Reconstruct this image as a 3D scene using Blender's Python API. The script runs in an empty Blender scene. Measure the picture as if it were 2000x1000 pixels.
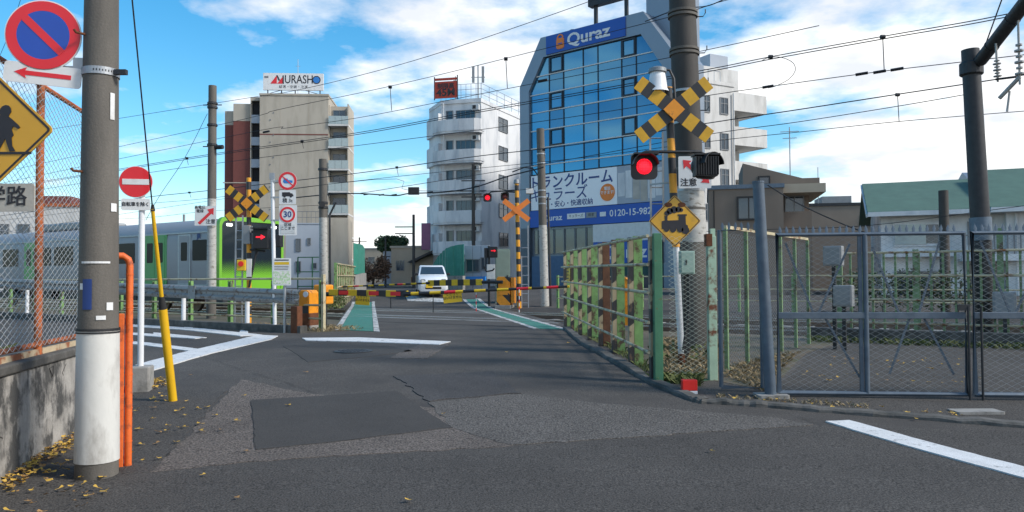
import bpy, bmesh, math, random
from mathutils import Vector, Matrix
R = math.radians
random.seed(7)
sc = bpy.context.scene
# ------------------------------------------------------------------ camera
F = 1500.0
EYE = Vector((0, 0, 1.6))
CAMROT = Matrix.Rotation(R(90) + math.atan(43 / F), 3, 'X') @ Matrix.Rotation(R(-0.3), 3, 'Z')
cam = bpy.data.cameras.new('camera'); camo = bpy.data.objects.new('camera', cam)
sc.collection.objects.link(camo); sc.camera = camo
cam.sensor_width = 36; cam.lens = F / 2000 * 36; cam.clip_start = 0.05; cam.clip_end = 4000
camo.matrix_world = Matrix.Translation(EYE) @ CAMROT.to_4x4()
# ------------------------------------------------------------------ world, sun, exposure
SUN_AZ, SUN_EL = R(108), R(38)      # azimuth clockwise from +Y, elevation
wd = bpy.data.worlds.new('World'); sc.world = wd; wd.use_nodes = True
nt = wd.node_tree; nt.nodes.clear()
def N(tree, t, **k):
    n = tree.nodes.new(t)
    for a, b in k.items(): setattr(n, a, b)
    return n
def build_world():
    L = nt.links.new
    out = N(nt, 'ShaderNodeOutputWorld'); bg = N(nt, 'ShaderNodeBackground'); bg.inputs[1].default_value = 0.11
    sky = N(nt, 'ShaderNodeTexSky', sky_type='NISHITA', sun_disc=False, sun_elevation=SUN_EL, sun_rotation=SUN_AZ)
    sky.air_density = 1.0; sky.dust_density = 0.6; sky.ozone_density = 2.0
    hs = N(nt, 'ShaderNodeHueSaturation'); hs.inputs['Hue'].default_value = 0.487; hs.inputs['Saturation'].default_value = 1.42; hs.inputs['Value'].default_value = 1.12
    L(sky.outputs[0], hs.inputs['Color'])
    tc = N(nt, 'ShaderNodeTexCoord'); sep = N(nt, 'ShaderNodeSeparateXYZ'); L(tc.outputs['Generated'], sep.inputs[0])
    def M(op, a, b=None, c=None):
        m = N(nt, 'ShaderNodeMath', operation=op)
        for i, q in enumerate((a, b, c)):
            if q is None: continue
            if isinstance(q, (int, float)): m.inputs[i].default_value = q
            else: L(q, m.inputs[i])
        return m.outputs[0]
    z = M('MAXIMUM', sep.outputs[2], 0.0)
    zd = M('ADD', z, 0.16)
    cmb = N(nt, 'ShaderNodeCombineXYZ'); L(M('DIVIDE', sep.outputs[0], zd), cmb.inputs[0]); L(M('DIVIDE', sep.outputs[1], zd), cmb.inputs[1]); cmb.inputs[2].default_value = CLOUD_SEED
    n1 = N(nt, 'ShaderNodeTexNoise'); n1.inputs['Scale'].default_value = 1.5; n1.inputs['Detail'].default_value = 9; n1.inputs['Roughness'].default_value = 0.56
    L(cmb.outputs[0], n1.inputs['Vector'])
    n2 = N(nt, 'ShaderNodeTexNoise'); n2.inputs['Scale'].default_value = 0.5; n2.inputs['Detail'].default_value = 2
    L(cmb.outputs[0], n2.inputs['Vector'])
    # more cloud near the horizon and towards the sun side, as the weather of the day
    low = M('SUBTRACT', 0.42, z)
    cov = M('ADD', M('ADD', n1.outputs[0], M('MULTIPLY', M('SUBTRACT', n2.outputs[0], 0.5), 0.55)), M('MULTIPLY', low, 0.34))
    cov = M('ADD', cov, M('MULTIPLY', sep.outputs[0], 0.17))
    ramp = N(nt, 'ShaderNodeValToRGB'); ramp.color_ramp.elements[0].position = 0.50; ramp.color_ramp.elements[1].position = 0.635
    L(cov, ramp.inputs[0])
    # cloud shading
    n3 = N(nt, 'ShaderNodeTexNoise'); n3.inputs['Scale'].default_value = 3.0; n3.inputs['Detail'].default_value = 5
    mp = N(nt, 'ShaderNodeMapping'); mp.inputs['Location'].default_value = (3.1, 1.7, 0); L(cmb.outputs[0], mp.inputs[0]); L(mp.outputs[0], n3.inputs['Vector'])
    r3 = N(nt, 'ShaderNodeValToRGB'); r3.color_ramp.elements[0].position = 0.38; r3.color_ramp.elements[1].position = 0.58
    r3.color_ramp.elements[0].color = (5.0, 5.2, 5.6, 1); r3.color_ramp.elements[1].color = (7.3, 7.2, 7.0, 1)
    L(n3.outputs[0], r3.inputs[0])
    mx = N(nt, 'ShaderNodeMix', data_type='RGBA'); L(M('MULTIPLY', ramp.outputs[0], 0.97), mx.inputs[0]); L(hs.outputs[0], mx.inputs[6]); L(r3.outputs[0], mx.inputs[7])
    L(mx.outputs[2], bg.inputs[0]); L(bg.outputs[0], out.inputs[0])
CLOUD_SEED = 11.7
build_world()
sun = bpy.data.lights.new('sun', 'SUN'); sun.energy = 2.3; sun.angle = R(11); sun.color = (1, 0.95, 0.88)
suno = bpy.data.objects.new('sun', sun); sc.collection.objects.link(suno)
sd = Vector((math.sin(SUN_AZ) * math.cos(SUN_EL), math.cos(SUN_AZ) * math.cos(SUN_EL), math.sin(SUN_EL)))
suno.rotation_euler = sd.to_track_quat('Z', 'Y').to_euler()
vs = sc.view_settings; vs.view_transform = 'Standard'; vs.look = 'None'; vs.exposure = 0.75; vs.gamma = 1.0; vs.use_curve_mapping = False
# ------------------------------------------------------------------ pixel -> place
TA = R(33)
TDIR = Vector((math.cos(TA), -math.sin(TA)))     # along the railway, to the right (nearer)
NDIR = Vector((math.sin(TA), math.cos(TA)))      # across the railway, away from the camera
FY = [(5, 0), (6, .02), (7, .06), (8, .12), (9, .19), (10, .25), (11, .3), (12, .33), (13, .35)]
GS = [(16.8, 0), (17.2, -.15), (25.6, -.15), (26, 0), (28, .15), (31, .48), (36, .5)]
def lin(tab, v):
    if v <= tab[0][0]: return tab[0][1]
    for (a, za), (b, zb) in zip(tab, tab[1:]):
        if v <= b: return za + (zb - za) * (v - a) / (b - a)
    return tab[-1][1]
def sof(x, y): return NDIR.x * x + NDIR.y * y
def gz(x, y): return lin(FY, y) + lin(GS, sof(x, y))
def road_z(x, y):
    s = sof(x, y)
    return lin(FY, y) + (lin(GS, s) if s > 26 else 0)
def ray(px, py): return CAMROT @ Vector((px - 1000, 500 - py, -F))
def P(px, py, d):
    r = ray(px, py); return EYE + r * (d / r.y)
def W(px, py, s):
    r = ray(px, py); return EYE + r * (s / (NDIR.x * r.x + NDIR.y * r.y))
def G(px, py, fn=road_z):
    r = ray(px, py); z = 0.0
    for _ in range(60):
        t = (z - EYE.z) / r.z; p = EYE + r * t; z = 0.5 * z + 0.5 * fn(p.x, p.y)
    return p
def GD(px, d, fn=gz):            # ground point in the column px at distance d
    p = P(px, 540, d); return Vector((p.x, p.y, fn(p.x, p.y)))
def proj(p):
    q = CAMROT.transposed() @ (Vector(p) - EYE); return (1000 + F * q.x / -q.z, 500 - F * q.y / -q.z)
def V2(x, y): return Vector((x, y))
# ------------------------------------------------------------------ materials
MATS = {}
def mat(name, col, rough=.6, metal=0., var=.14, scale=4., bump=0., bscale=None, col2=None, thr=.6, soft=.06, scale2=3., stretch=None, spec=.5, fine=0., fscale=180., alpha=None, emit=None, trans=0, coat=0):
    if name in MATS: return MATS[name]
    m = bpy.data.materials.new(name); m.use_nodes = True; t = m.node_tree; L = t.links.new
    b = t.nodes['Principled BSDF']; b.inputs['Roughness'].default_value = rough; b.inputs['Metallic'].default_value = metal
    b.inputs['Specular IOR Level'].default_value = spec
    if coat: b.inputs['Coat Weight'].default_value = coat
    if trans: b.inputs['Transmission Weight'].default_value = trans
    tc = N(t, 'ShaderNodeTexCoord'); mp = N(t, 'ShaderNodeMapping'); L(tc.outputs['Object'], mp.inputs[0])
    if stretch: mp.inputs['Scale'].default_value = stretch
    n = N(t, 'ShaderNodeTexNoise'); n.inputs['Scale'].default_value = scale; n.inputs['Detail'].default_value = 6; n.inputs['Roughness'].default_value = .6; L(mp.outputs[0], n.inputs['Vector'])
    mr = N(t, 'ShaderNodeMapRange'); mr.inputs['From Min'].default_value = .25; mr.inputs['From Max'].default_value = .75
    mr.inputs['To Min'].default_value = 1 - var; mr.inputs['To Max'].default_value = 1 + var; L(n.outputs[0], mr.inputs[0])
    hv = N(t, 'ShaderNodeVectorMath', operation='SCALE'); hv.inputs[0].default_value = col; L(mr.outputs[0], hv.inputs['Scale'])
    c = hv.outputs[0]
    if fine:
        v = N(t, 'ShaderNodeTexNoise'); v.inputs['Scale'].default_value = fscale; v.inputs['Detail'].default_value = 2; L(tc.outputs['Object'], v.inputs['Vector'])
        m2 = N(t, 'ShaderNodeMapRange'); m2.inputs['From Min'].default_value = .3; m2.inputs['From Max'].default_value = .7; m2.inputs['To Min'].default_value = 1 - fine; m2.inputs['To Max'].default_value = 1 + fine; L(v.outputs[0], m2.inputs[0])
        h2 = N(t, 'ShaderNodeVectorMath', operation='SCALE'); L(c, h2.inputs[0]); L(m2.outputs[0], h2.inputs['Scale']); c = h2.outputs[0]
    if col2:
        n2 = N(t, 'ShaderNodeTexNoise'); n2.inputs['Scale'].default_value = scale2; n2.inputs['Detail'].default_value = 8; n2.inputs['Roughness'].default_value = .65; L(mp.outputs[0], n2.inputs['Vector'])
        r = N(t, 'ShaderNodeMapRange'); r.inputs['From Min'].default_value = thr - soft; r.inputs['From Max'].default_value = thr + soft; L(n2.outputs[0], r.inputs[0])
        x = N(t, 'ShaderNodeMix', data_type='RGBA'); L(r.outputs[0], x.inputs[0]); L(c, x.inputs[6]); x.inputs[7].default_value = (*col2, 1); c = x.outputs[2]
    L(c, b.inputs['Base Color'])
    if bump:
        nb = N(t, 'ShaderNodeTexNoise'); nb.inputs['Scale'].default_value = bscale or scale * 8; nb.inputs['Detail'].default_value = 3; L(tc.outputs['Object'], nb.inputs['Vector'])
        bp = N(t, 'ShaderNodeBump'); bp.inputs['Strength'].default_value = bump; bp.inputs['Distance'].default_value = .01; L(nb.outputs[0], bp.inputs['Height']); L(bp.outputs[0], b.inputs['Normal'])
    if alpha is not None: b.inputs['Alpha'].default_value = alpha
    if emit:
        b.inputs['Emission Color'].default_value = (*emit[:3], 1); b.inputs['Emission Strength'].default_value = emit[3]
    MATS[name] = m; return m
def stripes(name, ca, cb, axis, period, duty=.5, rough=.5, phase=0., worn=None):
    """paint in two colours, alternating along an axis of the object"""
    m = mat(name, ca, rough, var=.12, scale=9); t = m.node_tree; L = t.links.new; b = t.nodes['Principled BSDF']
    src = b.inputs['Base Color'].links[0].from_socket
    tc = N(t, 'ShaderNodeTexCoord'); d = N(t, 'ShaderNodeVectorMath', operation='DOT_PRODUCT'); d.inputs[1].default_value = axis; L(tc.outputs['Object'], d.inputs[0])
    a = N(t, 'ShaderNodeMath', operation='MULTIPLY_ADD'); a.inputs[1].default_value = 1 / period; a.inputs[2].default_value = phase + 100; L(d.outputs['Value'], a.inputs[0])
    f = N(t, 'ShaderNodeMath', operation='FRACT'); L(a.outputs[0], f.inputs[0])
    g = N(t, 'ShaderNodeMath', operation='GREATER_THAN'); g.inputs[1].default_value = duty; L(f.outputs[0], g.inputs[0])
    x = N(t, 'ShaderNodeMix', data_type='RGBA'); L(g.outputs[0], x.inputs[0]); L(src, x.inputs[6]); x.inputs[7].default_value = (*cb, 1)
    o = x.outputs[2]
    if worn:
        n2 = N(t, 'ShaderNodeTexNoise'); n2.inputs['Scale'].default_value = 7; n2.inputs['Detail'].default_value = 7; L(tc.outputs['Object'], n2.inputs['Vector'])
        r = N(t, 'ShaderNodeMapRange'); r.inputs['From Min'].default_value = .58; r.inputs['From Max'].default_value = .63; L(n2.outputs[0], r.inputs[0])
        y = N(t, 'ShaderNodeMix', data_type='RGBA'); L(r.outputs[0], y.inputs[0]); L(o, y.inputs[6]); y.inputs[7].default_value = (*worn, 1); o = y.outputs[2]
    L(o, b.inputs['Base Color']); return m
RUST = (.13, .045, .018)
mat('asphalt', (.084, .076, .068), .9, var=.2, scale=.7, bump=.6, bscale=90, fine=.6, fscale=62, col2=(.058, .053, .049), thr=.54, soft=.12, scale2=.8, spec=.3)
mat('asphalt_coarse', (.102, .093, .084), .9, var=.2, scale=1.2, bump=1., bscale=60, fine=.75, fscale=55, spec=.3)
mat('asphalt_brown', (.118, .100, .087), .9, var=.2, scale=1.2, bump=1., bscale=60, fine=.75, fscale=55, spec=.3)
mat('asphalt_dark', (.066, .06, .054), .88, var=.2, scale=.9, bump=.5, bscale=100, fine=.75, fscale=70, spec=.3)
mat('asphalt_patch', (.058, .053, .048), .85, var=.14, scale=1.5, bump=.3, bscale=150, fine=.4, fscale=90, spec=.3)
mat('asphalt_blue', (.062, .058, .056), .85, var=.2, scale=1.5, bump=.45, bscale=90, fine=.6, fscale=70, spec=.3)
mat('concrete', (.3, .29, .27), .85, var=.25, scale=3, bump=.3, bscale=40, col2=(.13, .125, .115), thr=.58, soft=.1)
mat('kerb_concrete', (.115, .108, .098), .9, var=.3, scale=4, bump=.6, bscale=25, col2=(.05, .05, .045), thr=.52, soft=.12)
mat('wall_stained', (.34, .32, .29), .9, var=.35, scale=5, bump=.6, bscale=30, col2=(.07, .068, .064), thr=.5, soft=.05, scale2=2.4, stretch=(1.2, 1.2, .8))
mat('pole_concrete', (.135, .122, .105), .8, var=.2, scale=5, bump=.3, bscale=60, stretch=(1, 1, .22), col2=(.085, .078, .068), thr=.55, soft=.14, fine=.12, fscale=90)
mat('pole_dark', (.05, .045, .04), .75, var=.25, scale=6, bump=.2, stretch=(1, 1, .3))
mat('pole_white', (.42, .41, .38), .7, var=.18, scale=6, bump=.2, col2=(.2, .18, .15), thr=.6, soft=.04, scale2=7, stretch=(1, 1, 2.2))
mat('wrap', (.62, .61, .57), .6, var=.12, scale=4, bump=.15, bscale=30, col2=(.33, .31, .28), thr=.6, soft=.1, scale2=4, stretch=(1, 1, .35))
mat('white_paint', (.72, .73, .74), .45, var=.06, scale=6, col2=(.45, .42, .38), thr=.68, soft=.04)
mat('white_plate', (.72, .72, .71), .45, var=.04, scale=5, col2=(.55, .53, .5), thr=.64, soft=.08)
mat('marking', (.62, .62, .61), .8, var=.12, scale=6, bump=.4, bscale=110, fine=.15, fscale=110, col2=(.16, .16, .16), thr=.63, soft=.05, scale2=9)
mat('marking_worn', (.5, .5, .48), .85, var=.15, scale=6, bump=.5, bscale=90, fine=.2, col2=(.11, .11, .11), thr=.54, soft=.05, scale2=7)
mat('green_marking', (.045, .19, .145), .85, var=.15, scale=4, bump=.5, bscale=100, fine=.25, fscale=110, col2=(.075, .1, .09), thr=.64, soft=.06, scale2=6)
mat('galv', (.36, .38, .40), .45, .6, var=.15, scale=8, bump=.05)
mat('galv_blue', (.115, .155, .20), .5, .35, var=.2, scale=9, bump=.1, col2=(.07, .08, .09), thr=.62)
mat('gate_paint', (.085, .115, .15), .55, .25, var=.2, scale=9, bump=.1, col2=(.13, .16, .19), thr=.6, soft=.1)
mat('steel_dark', (.04, .042, .046), .5, .5, var=.2, scale=8)
mat('black', (.014, .014, .016), .5, var=.2, scale=8)
mat('rubber', (.02, .02, .021), .8, var=.2)
mat('orange_paint', (.70, .13, .02), .55, var=.2, scale=8, bump=.2, bscale=40, col2=(.32, .07, .025), thr=.58, soft=.05, scale2=7)
mat('rusty_orange', (.42, .11, .03), .7, var=.3, scale=7, bump=.3, col2=RUST, thr=.55, soft=.08, scale2=6)
mat('rusty_cream', (.5, .4, .26), .7, var=.2, scale=6, bump=.3, col2=(.3, .1, .04), thr=.52, soft=.05, scale2=5)
mat('yellow_paint', (.72, .42, .012), .42, var=.08, scale=5, bump=.05, col2=(.16, .08, .02), thr=.7, soft=.02, scale2=12)
mat('machine_orange', (.75, .27, .012), .45, var=.15, scale=5, col2=(.3, .1, .02), thr=.63, soft=.05, scale2=6)
mat('sign_yellow', (.66, .34, .02), .42, var=.07, scale=4, col2=(.42, .22, .03), thr=.62, soft=.1, coat=.2)
mat('sign_red', (.70, .015, .025), .42, var=.06, scale=4, coat=.2)
mat('sign_blue', (.012, .065, .38), .42, var=.06, scale=4, coat=.2)
mat('sign_blue_lt', (.02, .19, .55), .42, var=.06)
mat('sign_black', (.022, .02, .025), .5, var=.2, scale=9)
mat('sign_navy', (.018, .05, .2), .5, var=.05)
mat('sign_back', (.33, .34, .35), .5, .4, var=.1)
mat('rust', RUST, .9, var=.4, scale=12, bump=.4)
mat('fence_green', (.165, .31, .105), .6, var=.3, scale=7, bump=.25, col2=(.085, .055, .035), thr=.57, soft=.04, scale2=5)
mat('fence_green_dk', (.05, .17, .09), .55, var=.2, scale=6, bump=.15, col2=RUST, thr=.64, soft=.05, scale2=6)
mat('fence_pale_green', (.38, .52, .38), .6, var=.15, scale=5, bump=.2, col2=(.16, .055, .025), thr=.55, soft=.04, scale2=3.5)
mat('fence_cream', (.48, .42, .27), .65, var=.2, scale=6, bump=.2, col2=(.22, .1, .04), thr=.57, soft=.05, scale2=5)
mat('fence_sage', (.16, .25, .12), .65, var=.25, scale=6, bump=.2, col2=(.09, .06, .04), thr=.58, soft=.06, scale2=5)
mat('fence_rust', (.12, .055, .03), .85, var=.4, scale=9, bump=.4)
mat('guardrail', (.29, .29, .285), .6, .2, var=.2, scale=5, bump=.15, col2=(.16, .10, .07), thr=.58, soft=.06, scale2=7)
mat('wire_mesh', (.5, .51, .51), .55, .2, var=.15, scale=6)
mat('wire_mesh_green', (.34, .4, .36), .6, .1, var=.15, scale=6)
mat('wire_mesh_dark', (.27, .30, .31), .6, .2, var=.15, scale=6)
mat('wire', (.03, .03, .032), .5, .3, var=.1)
mat('dirt', (.105, .085, .06), .95, var=.35, scale=3, bump=.8, bscale=30, col2=(.06, .065, .03), thr=.55, soft=.12, scale2=2)
mat('ballast', (.115, .092, .075), .95, var=.35, scale=9, bump=1, bscale=26, fine=.7, fscale=28)
mat('far_ground', (.09, .09, .088), .95, var=.2, scale=.3)
mat('rail_steel', (.17, .12, .09), .45, .6, var=.2)
mat('rail_top', (.5, .5, .5), .25, .9, var=.1)
mat('leaf_yellow', (.5, .31, .05), .7, var=.3, scale=1.5)
mat('leaf_brown', (.3, .17, .06), .8, var=.3, scale=3)
mat('foliage', (.055, .085, .03), .7, var=.5, scale=1.6)
mat('foliage_dry', (.13, .075, .045), .8, var=.5, scale=2)
mat('weed', (.1, .12, .035), .8, var=.5, scale=2)
mat('straw', (.26, .2, .11), .9, var=.35, scale=2)
mat('bark', (.07, .055, .04), .9, var=.3, bump=.4)
mat('wall_white', (.73, .73, .725), .8, var=.06, scale=.35, bump=.1, bscale=20, col2=(.46, .48, .5), thr=.58, soft=.12, scale2=.9, stretch=(1, 1, .25))
mat('wall_offwhite', (.62, .61, .585), .8, var=.08, scale=.4, bump=.1, col2=(.42, .41, .385), thr=.58, soft=.12, scale2=.8, stretch=(1, 1, .3))
mat('wall_beige', (.44, .395, .325), .85, var=.06, scale=.5, bump=.1, bscale=15, col2=(.33, .295, .24), thr=.58, soft=.12, scale2=.6, stretch=(1, 1, .25))
mat('wall_red', (.17, .052, .042), .8, var=.1, scale=3, bump=.1)
mat('wall_grey', (.36, .40, .45), .8, var=.08, scale=.5)
mat('wall_brown', (.20, .158, .125), .85, var=.12, scale=1, bump=.15, bscale=14, stretch=(1, 1, .4))
mat('wall_tan', (.40, .34, .26), .85, var=.12, scale=.7, bump=.1)
mat('roof_green', (.075, .14, .105), .7, var=.15, scale=2)
mat('metal_silver', (.22, .265, .32), .4, .4, var=.06, scale=.6)
mat('facade_glass', (.07, .235, .375), .05, .72, var=.1, scale=.25, spec=.8)
mat('facade_glass_b', (.05, .19, .32), .07, .7, var=.1, scale=.25, spec=.8)
mat('facade_glass_c', (.075, .25, .385), .04, .74, var=.1, scale=.25, spec=.8)
mat('window_glass', (.045, .07, .095), .08, .25, var=.25, scale=.6, spec=.9)
mat('mullion', (.03, .04, .055), .4, .4)
mat('frame_grey', (.2, .21, .22), .5, .4)
mat('dark_inside', (.02, .021, .024), .9, var=.3)
mat('train_steel', (.30, .305, .32), .5, .15, var=.05, scale=1, stretch=(.2, 1, 3))
mat('train_green', (.075, .33, .09), .4, var=.06)
mat('train_lime', (.17, .44, .035), .35, var=.04, coat=.3)
mat('train_glass', (.006, .008, .011), .3, 0., spec=.12)
mat('car_white', (.74, .76, .78), .3, var=.02, coat=.6)
mat('plate_yellow', (.72, .46, .02), .5, var=.05)
mat('lamp_red', (.5, .01, .02), .4, emit=(1, .012, .03, 1.6))
def led_grid():
    t = MATS['lamp_red'].node_tree; L = t.links.new; b = t.nodes['Principled BSDF']; tc = N(t, 'ShaderNodeTexCoord')
    v = N(t, 'ShaderNodeTexVoronoi'); v.inputs['Scale'].default_value = 42; v.inputs['Randomness'].default_value = .15; L(tc.outputs['Object'], v.inputs['Vector'])
    r = N(t, 'ShaderNodeMapRange'); r.inputs['From Min'].default_value = .25; r.inputs['From Max'].default_value = .6; r.inputs['To Min'].default_value = 1.5; r.inputs['To Max'].default_value = .35; L(v.outputs['Distance'], r.inputs[0]); L(r.outputs[0], b.inputs['Emission Strength'])
led_grid()
mat('lamp_dim', (.16, .02, .02), .25, var=.2)
mat('lamp_white', (.8, .8, .75), .3, emit=(1, .97, .9, 2.0))
mat('red_plastic', (.72, .02, .015), .35, var=.06)
mat('green_wall', (.03, .21, .15), .55, var=.12, scale=1.5, col2=(.05, .26, .2), thr=.6, soft=.1)
mat('box_green', (.28, .40, .34), .5, var=.12)
mat('box_grey', (.24, .255, .265), .5, .2, var=.12, scale=5)
mat('box_white', (.6, .61, .6), .5, var=.1)
mat('banner_red', (.42, .05, .028), .7, var=.12, scale=3)
mat('sign_orange', (.78, .21, .03), .5, var=.06)
mat('quraz_blue', (.01, .085, .40), .45, var=.06, scale=.5)
mat('purple_sign', (.26, .1, .18), .6, var=.1)
mat('pink_map', (.45, .62, .35), .6, var=.3, scale=14, col2=(.75, .72, .68), thr=.5, soft=.02, scale2=18)
mat('tan_panel', (.42, .38, .33), .6, var=.2, scale=1.2)
mat('insulator', (.35, .34, .32), .4, var=.2)
mat('clear_glass_rail', (.36, .43, .43), .15, .1, var=.1)
SY, SK = (.62, .33, .012), (.022, .022, .024)
stripes('pole_stripe', (.70, .30, .015), SK, (0, 0, 1), .5, .55)
stripes('cross_stripe', SY, SK, (1, 0, 0), .30, .56, phase=.28)
stripes('boom_stripe', (.66, .43, .012), SK, (1, 0, 0), .56, .5)
stripes('fence_stripe', (.36, .30, .19), (.03, .03, .032), (.0, .6, .8), .5, .5, worn=(.13, .09, .06))
stripes('machine_stripe', (.75, .27, .012), SK, (.72, 0, .72), .6, .6)
stripes('guard_stripe', (.70, .015, .02), (.72, .72, .7), (0, 0, 1), .16, .5)
# ------------------------------------------------------------------ mesh helpers
COL = sc.collection
class MB:
    def __init__(s, T=None): s.v = []; s.f = []; s.m = []; s.T = T
    def add(s, vs, fs, m=0):
        o = len(s.v)
        s.v += [tuple(s.T(Vector(p))) if s.T else tuple(p) for p in vs]
        s.f += [[i + o for i in f] for f in fs]; s.m += [m] * len(fs); return s
    def bb(s, x0, x1, y0, y1, z0, z1, m=0):
        return s.add([(x0, y0, z0), (x1, y0, z0), (x1, y1, z0), (x0, y1, z0), (x0, y0, z1), (x1, y0, z1), (x1, y1, z1), (x0, y1, z1)],
                     [(0, 3, 2, 1), (4, 5, 6, 7), (0, 1, 5, 4), (1, 2, 6, 5), (2, 3, 7, 6), (3, 0, 4, 7)], m)
    def bar(s, a, b, w, h, m=0):      # rectangular bar between two points
        a, b = Vector(a), Vector(b); d = (b - a).normalized()
        u = d.cross(Vector((0, 0, 1)))
        if u.length < .01: u = Vector((1, 0, 0))
        u.normalize(); k = u.cross(d).normalized(); u = u * w / 2; k = k * h / 2
        vs = [a - u - k, a + u - k, a + u + k, a - u + k, b - u - k, b + u - k, b + u + k, b - u + k]
        return s.add(vs, [(0, 3, 2, 1), (4, 5, 6, 7), (0, 1, 5, 4), (1, 2, 6, 5), (2, 3, 7, 6), (3, 0, 4, 7)], m)
    def tube(s, pts, r, n=10, m=0, cap=True):
        pts = [Vector(p) for p in pts]; k = len(pts); rs = r if isinstance(r, (list, tuple)) else [r] * k
        vs = []; fs = []
        for i, p in enumerate(pts):
            d = (pts[min(i + 1, k - 1)] - pts[max(i - 1, 0)]).normalized()
            ref = Vector((0, 0, 1)) if abs(d.z) < .9 else Vector((1, 0, 0))
            u = d.cross(ref).normalized(); w = u.cross(d)
            for j in range(n):
                a = 2 * math.pi * j / n; vs.append(p + (u * math.cos(a) + w * math.sin(a)) * rs[i])
        for i in range(k - 1):
            for j in range(n):
                a, b = i * n + j, i * n + (j + 1) % n; fs.append((a, b, b + n, a + n))
        if cap: fs += [tuple(range(n))[::-1], tuple(range((k - 1) * n, k * n))]
        return s.add(vs, fs, m)
    def lathe(s, prof, n=16, m=0, c=(0, 0, 0)):    # prof: (r, z)
        c = Vector(c); vs = []; fs = []
        for r, z in prof:
            for j in range(n):
                a = 2 * math.pi * j / n; vs.append(c + Vector((r * math.cos(a), r * math.sin(a), z)))
        for i in range(len(prof) - 1):
            for j in range(n):
                a, b = i * n + j, i * n + (j + 1) % n; fs.append((a, b, b + n, a + n))
        fs += [tuple(range(n))[::-1], tuple(range((len(prof) - 1) * n, len(prof) * n))]
        return s.add(vs, fs, m)
    def pr(s, poly, y0, y1, m=0):      # polygon in xz, from y0 (front) to y1
        n = len(poly); vs = [(x, y0, z) for x, z in poly] + [(x, y1, z) for x, z in poly]
        return s.add(vs, [tuple(range(n)), tuple(range(2 * n - 1, n - 1, -1))] + [(i, i + n, (i + 1) % n + n, (i + 1) % n) for i in range(n)], m)
    def pz(s, poly, z0, z1, m=0):      # polygon in xy, from z0 up to z1
        n = len(poly); vs = [(x, y, z0) for x, y in poly] + [(x, y, z1) for x, y in poly]
        return s.add(vs, [tuple(range(n))[::-1], tuple(range(n, 2 * n))] + [(i, (i + 1) % n, (i + 1) % n + n, i + n) for i in range(n)], m)
    def px_(s, poly, x0, x1, m=0):     # polygon in yz, from x0 to x1
        n = len(poly); vs = [(x0, y, z) for y, z in poly] + [(x1, y, z) for y, z in poly]
        return s.add(vs, [tuple(range(n)), tuple(range(2 * n - 1, n - 1, -1))] + [(i, i + n, (i + 1) % n + n, (i + 1) % n) for i in range(n)], m)
    def disc(s, c, r, y0, y1, n=32, m=0, sx=1.):
        return s.pr([(c[0] + r * sx * math.cos(2 * math.pi * i / n), c[1] + r * math.sin(2 * math.pi * i / n)) for i in range(n)], y0, y1, m)
    def ring(s, c, r0, r1, y0, y1, n=32, m=0):
        vs = []; fs = []
        for i in range(n):
            a = 2 * math.pi * i / n; ca, sa = math.cos(a), math.sin(a)
            vs += [(c[0] + r0 * ca, y0, c[1] + r0 * sa), (c[0] + r1 * ca, y0, c[1] + r1 * sa), (c[0] + r1 * ca, y1, c[1] + r1 * sa), (c[0] + r0 * ca, y1, c[1] + r0 * sa)]
        for i in range(n):
            a = 4 * i; b = 4 * ((i + 1) % n)
            for k in range(4): fs.append((a + k, a + (k + 1) % 4, b + (k + 1) % 4, b + k))
        return s.add(vs, fs, m)
    def loft(s, secs, m=0, cap=True):
        n = len(secs[0]); vs = [p for q in secs for p in q]; fs = []
        for i in range(len(secs) - 1):
            for j in range(n):
                a, b = i * n + j, i * n + (j + 1) % n; fs.append((a, b, b + n, a + n))
        if cap: fs += [tuple(range(n))[::-1], tuple(range((len(secs) - 1) * n, len(secs) * n))]
        return s.add(vs, fs, m)
    def mesh(s, name, mats):
        me = bpy.data.meshes.new(name); me.from_pydata(s.v, [], s.f)
        for q in (mats if isinstance(mats, (list, tuple)) else [mats]): me.materials.append(MATS[q])
        for p, k in zip(me.polygons, s.m): p.material_index = k
        bm = bmesh.new(); bm.from_mesh(me); bmesh.ops.recalc_face_normals(bm, faces=bm.faces); bm.to_mesh(me); bm.free()
        return me
    def build(s, name, mats, parent=None, smooth=False, bev=0, kind=None, label=None):
        me = s.mesh(name, mats)
        if smooth: smooth_by_angle(me)
        o = bpy.data.objects.new(name, me); COL.objects.link(o)
        if parent: o.parent = parent
        if bev:
            b = o.modifiers.new('bevel', 'BEVEL'); b.width = bev; b.segments = 2; b.limit_method = 'ANGLE'; b.angle_limit = R(40)
        if kind: o['kind'] = kind
        if label: o['label'] = label
        return o
def smooth_by_angle(me, ang=40):
    bm = bmesh.new(); bm.from_mesh(me)
    for f in bm.faces: f.smooth = True
    for e in bm.edges:
        if len(e.link_faces) == 2 and e.calc_face_angle(0) > R(ang): e.smooth = False
    bm.to_mesh(me); bm.free()
def thing(name, label, cat, loc=(0, 0, 0), rz=0., group=None):
    o = bpy.data.objects.new(name, None); COL.objects.link(o); o.location = loc; o.rotation_euler = (0, 0, rz); o.empty_display_size = .2
    o['label'] = label; o['category'] = cat
    if group: o['group'] = group
    return o
def tag(o, label, cat, group=None):
    o['label'] = label; o['category'] = cat
    if group: o['group'] = group
    return o
def inst(me, name, parent, loc=(0, 0, 0), rot=(0, 0, 0), scale=(1, 1, 1)):
    o = bpy.data.objects.new(name, me); COL.objects.link(o); o.parent = parent; o.location = loc; o.rotation_euler = rot; o.scale = scale; return o
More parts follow.
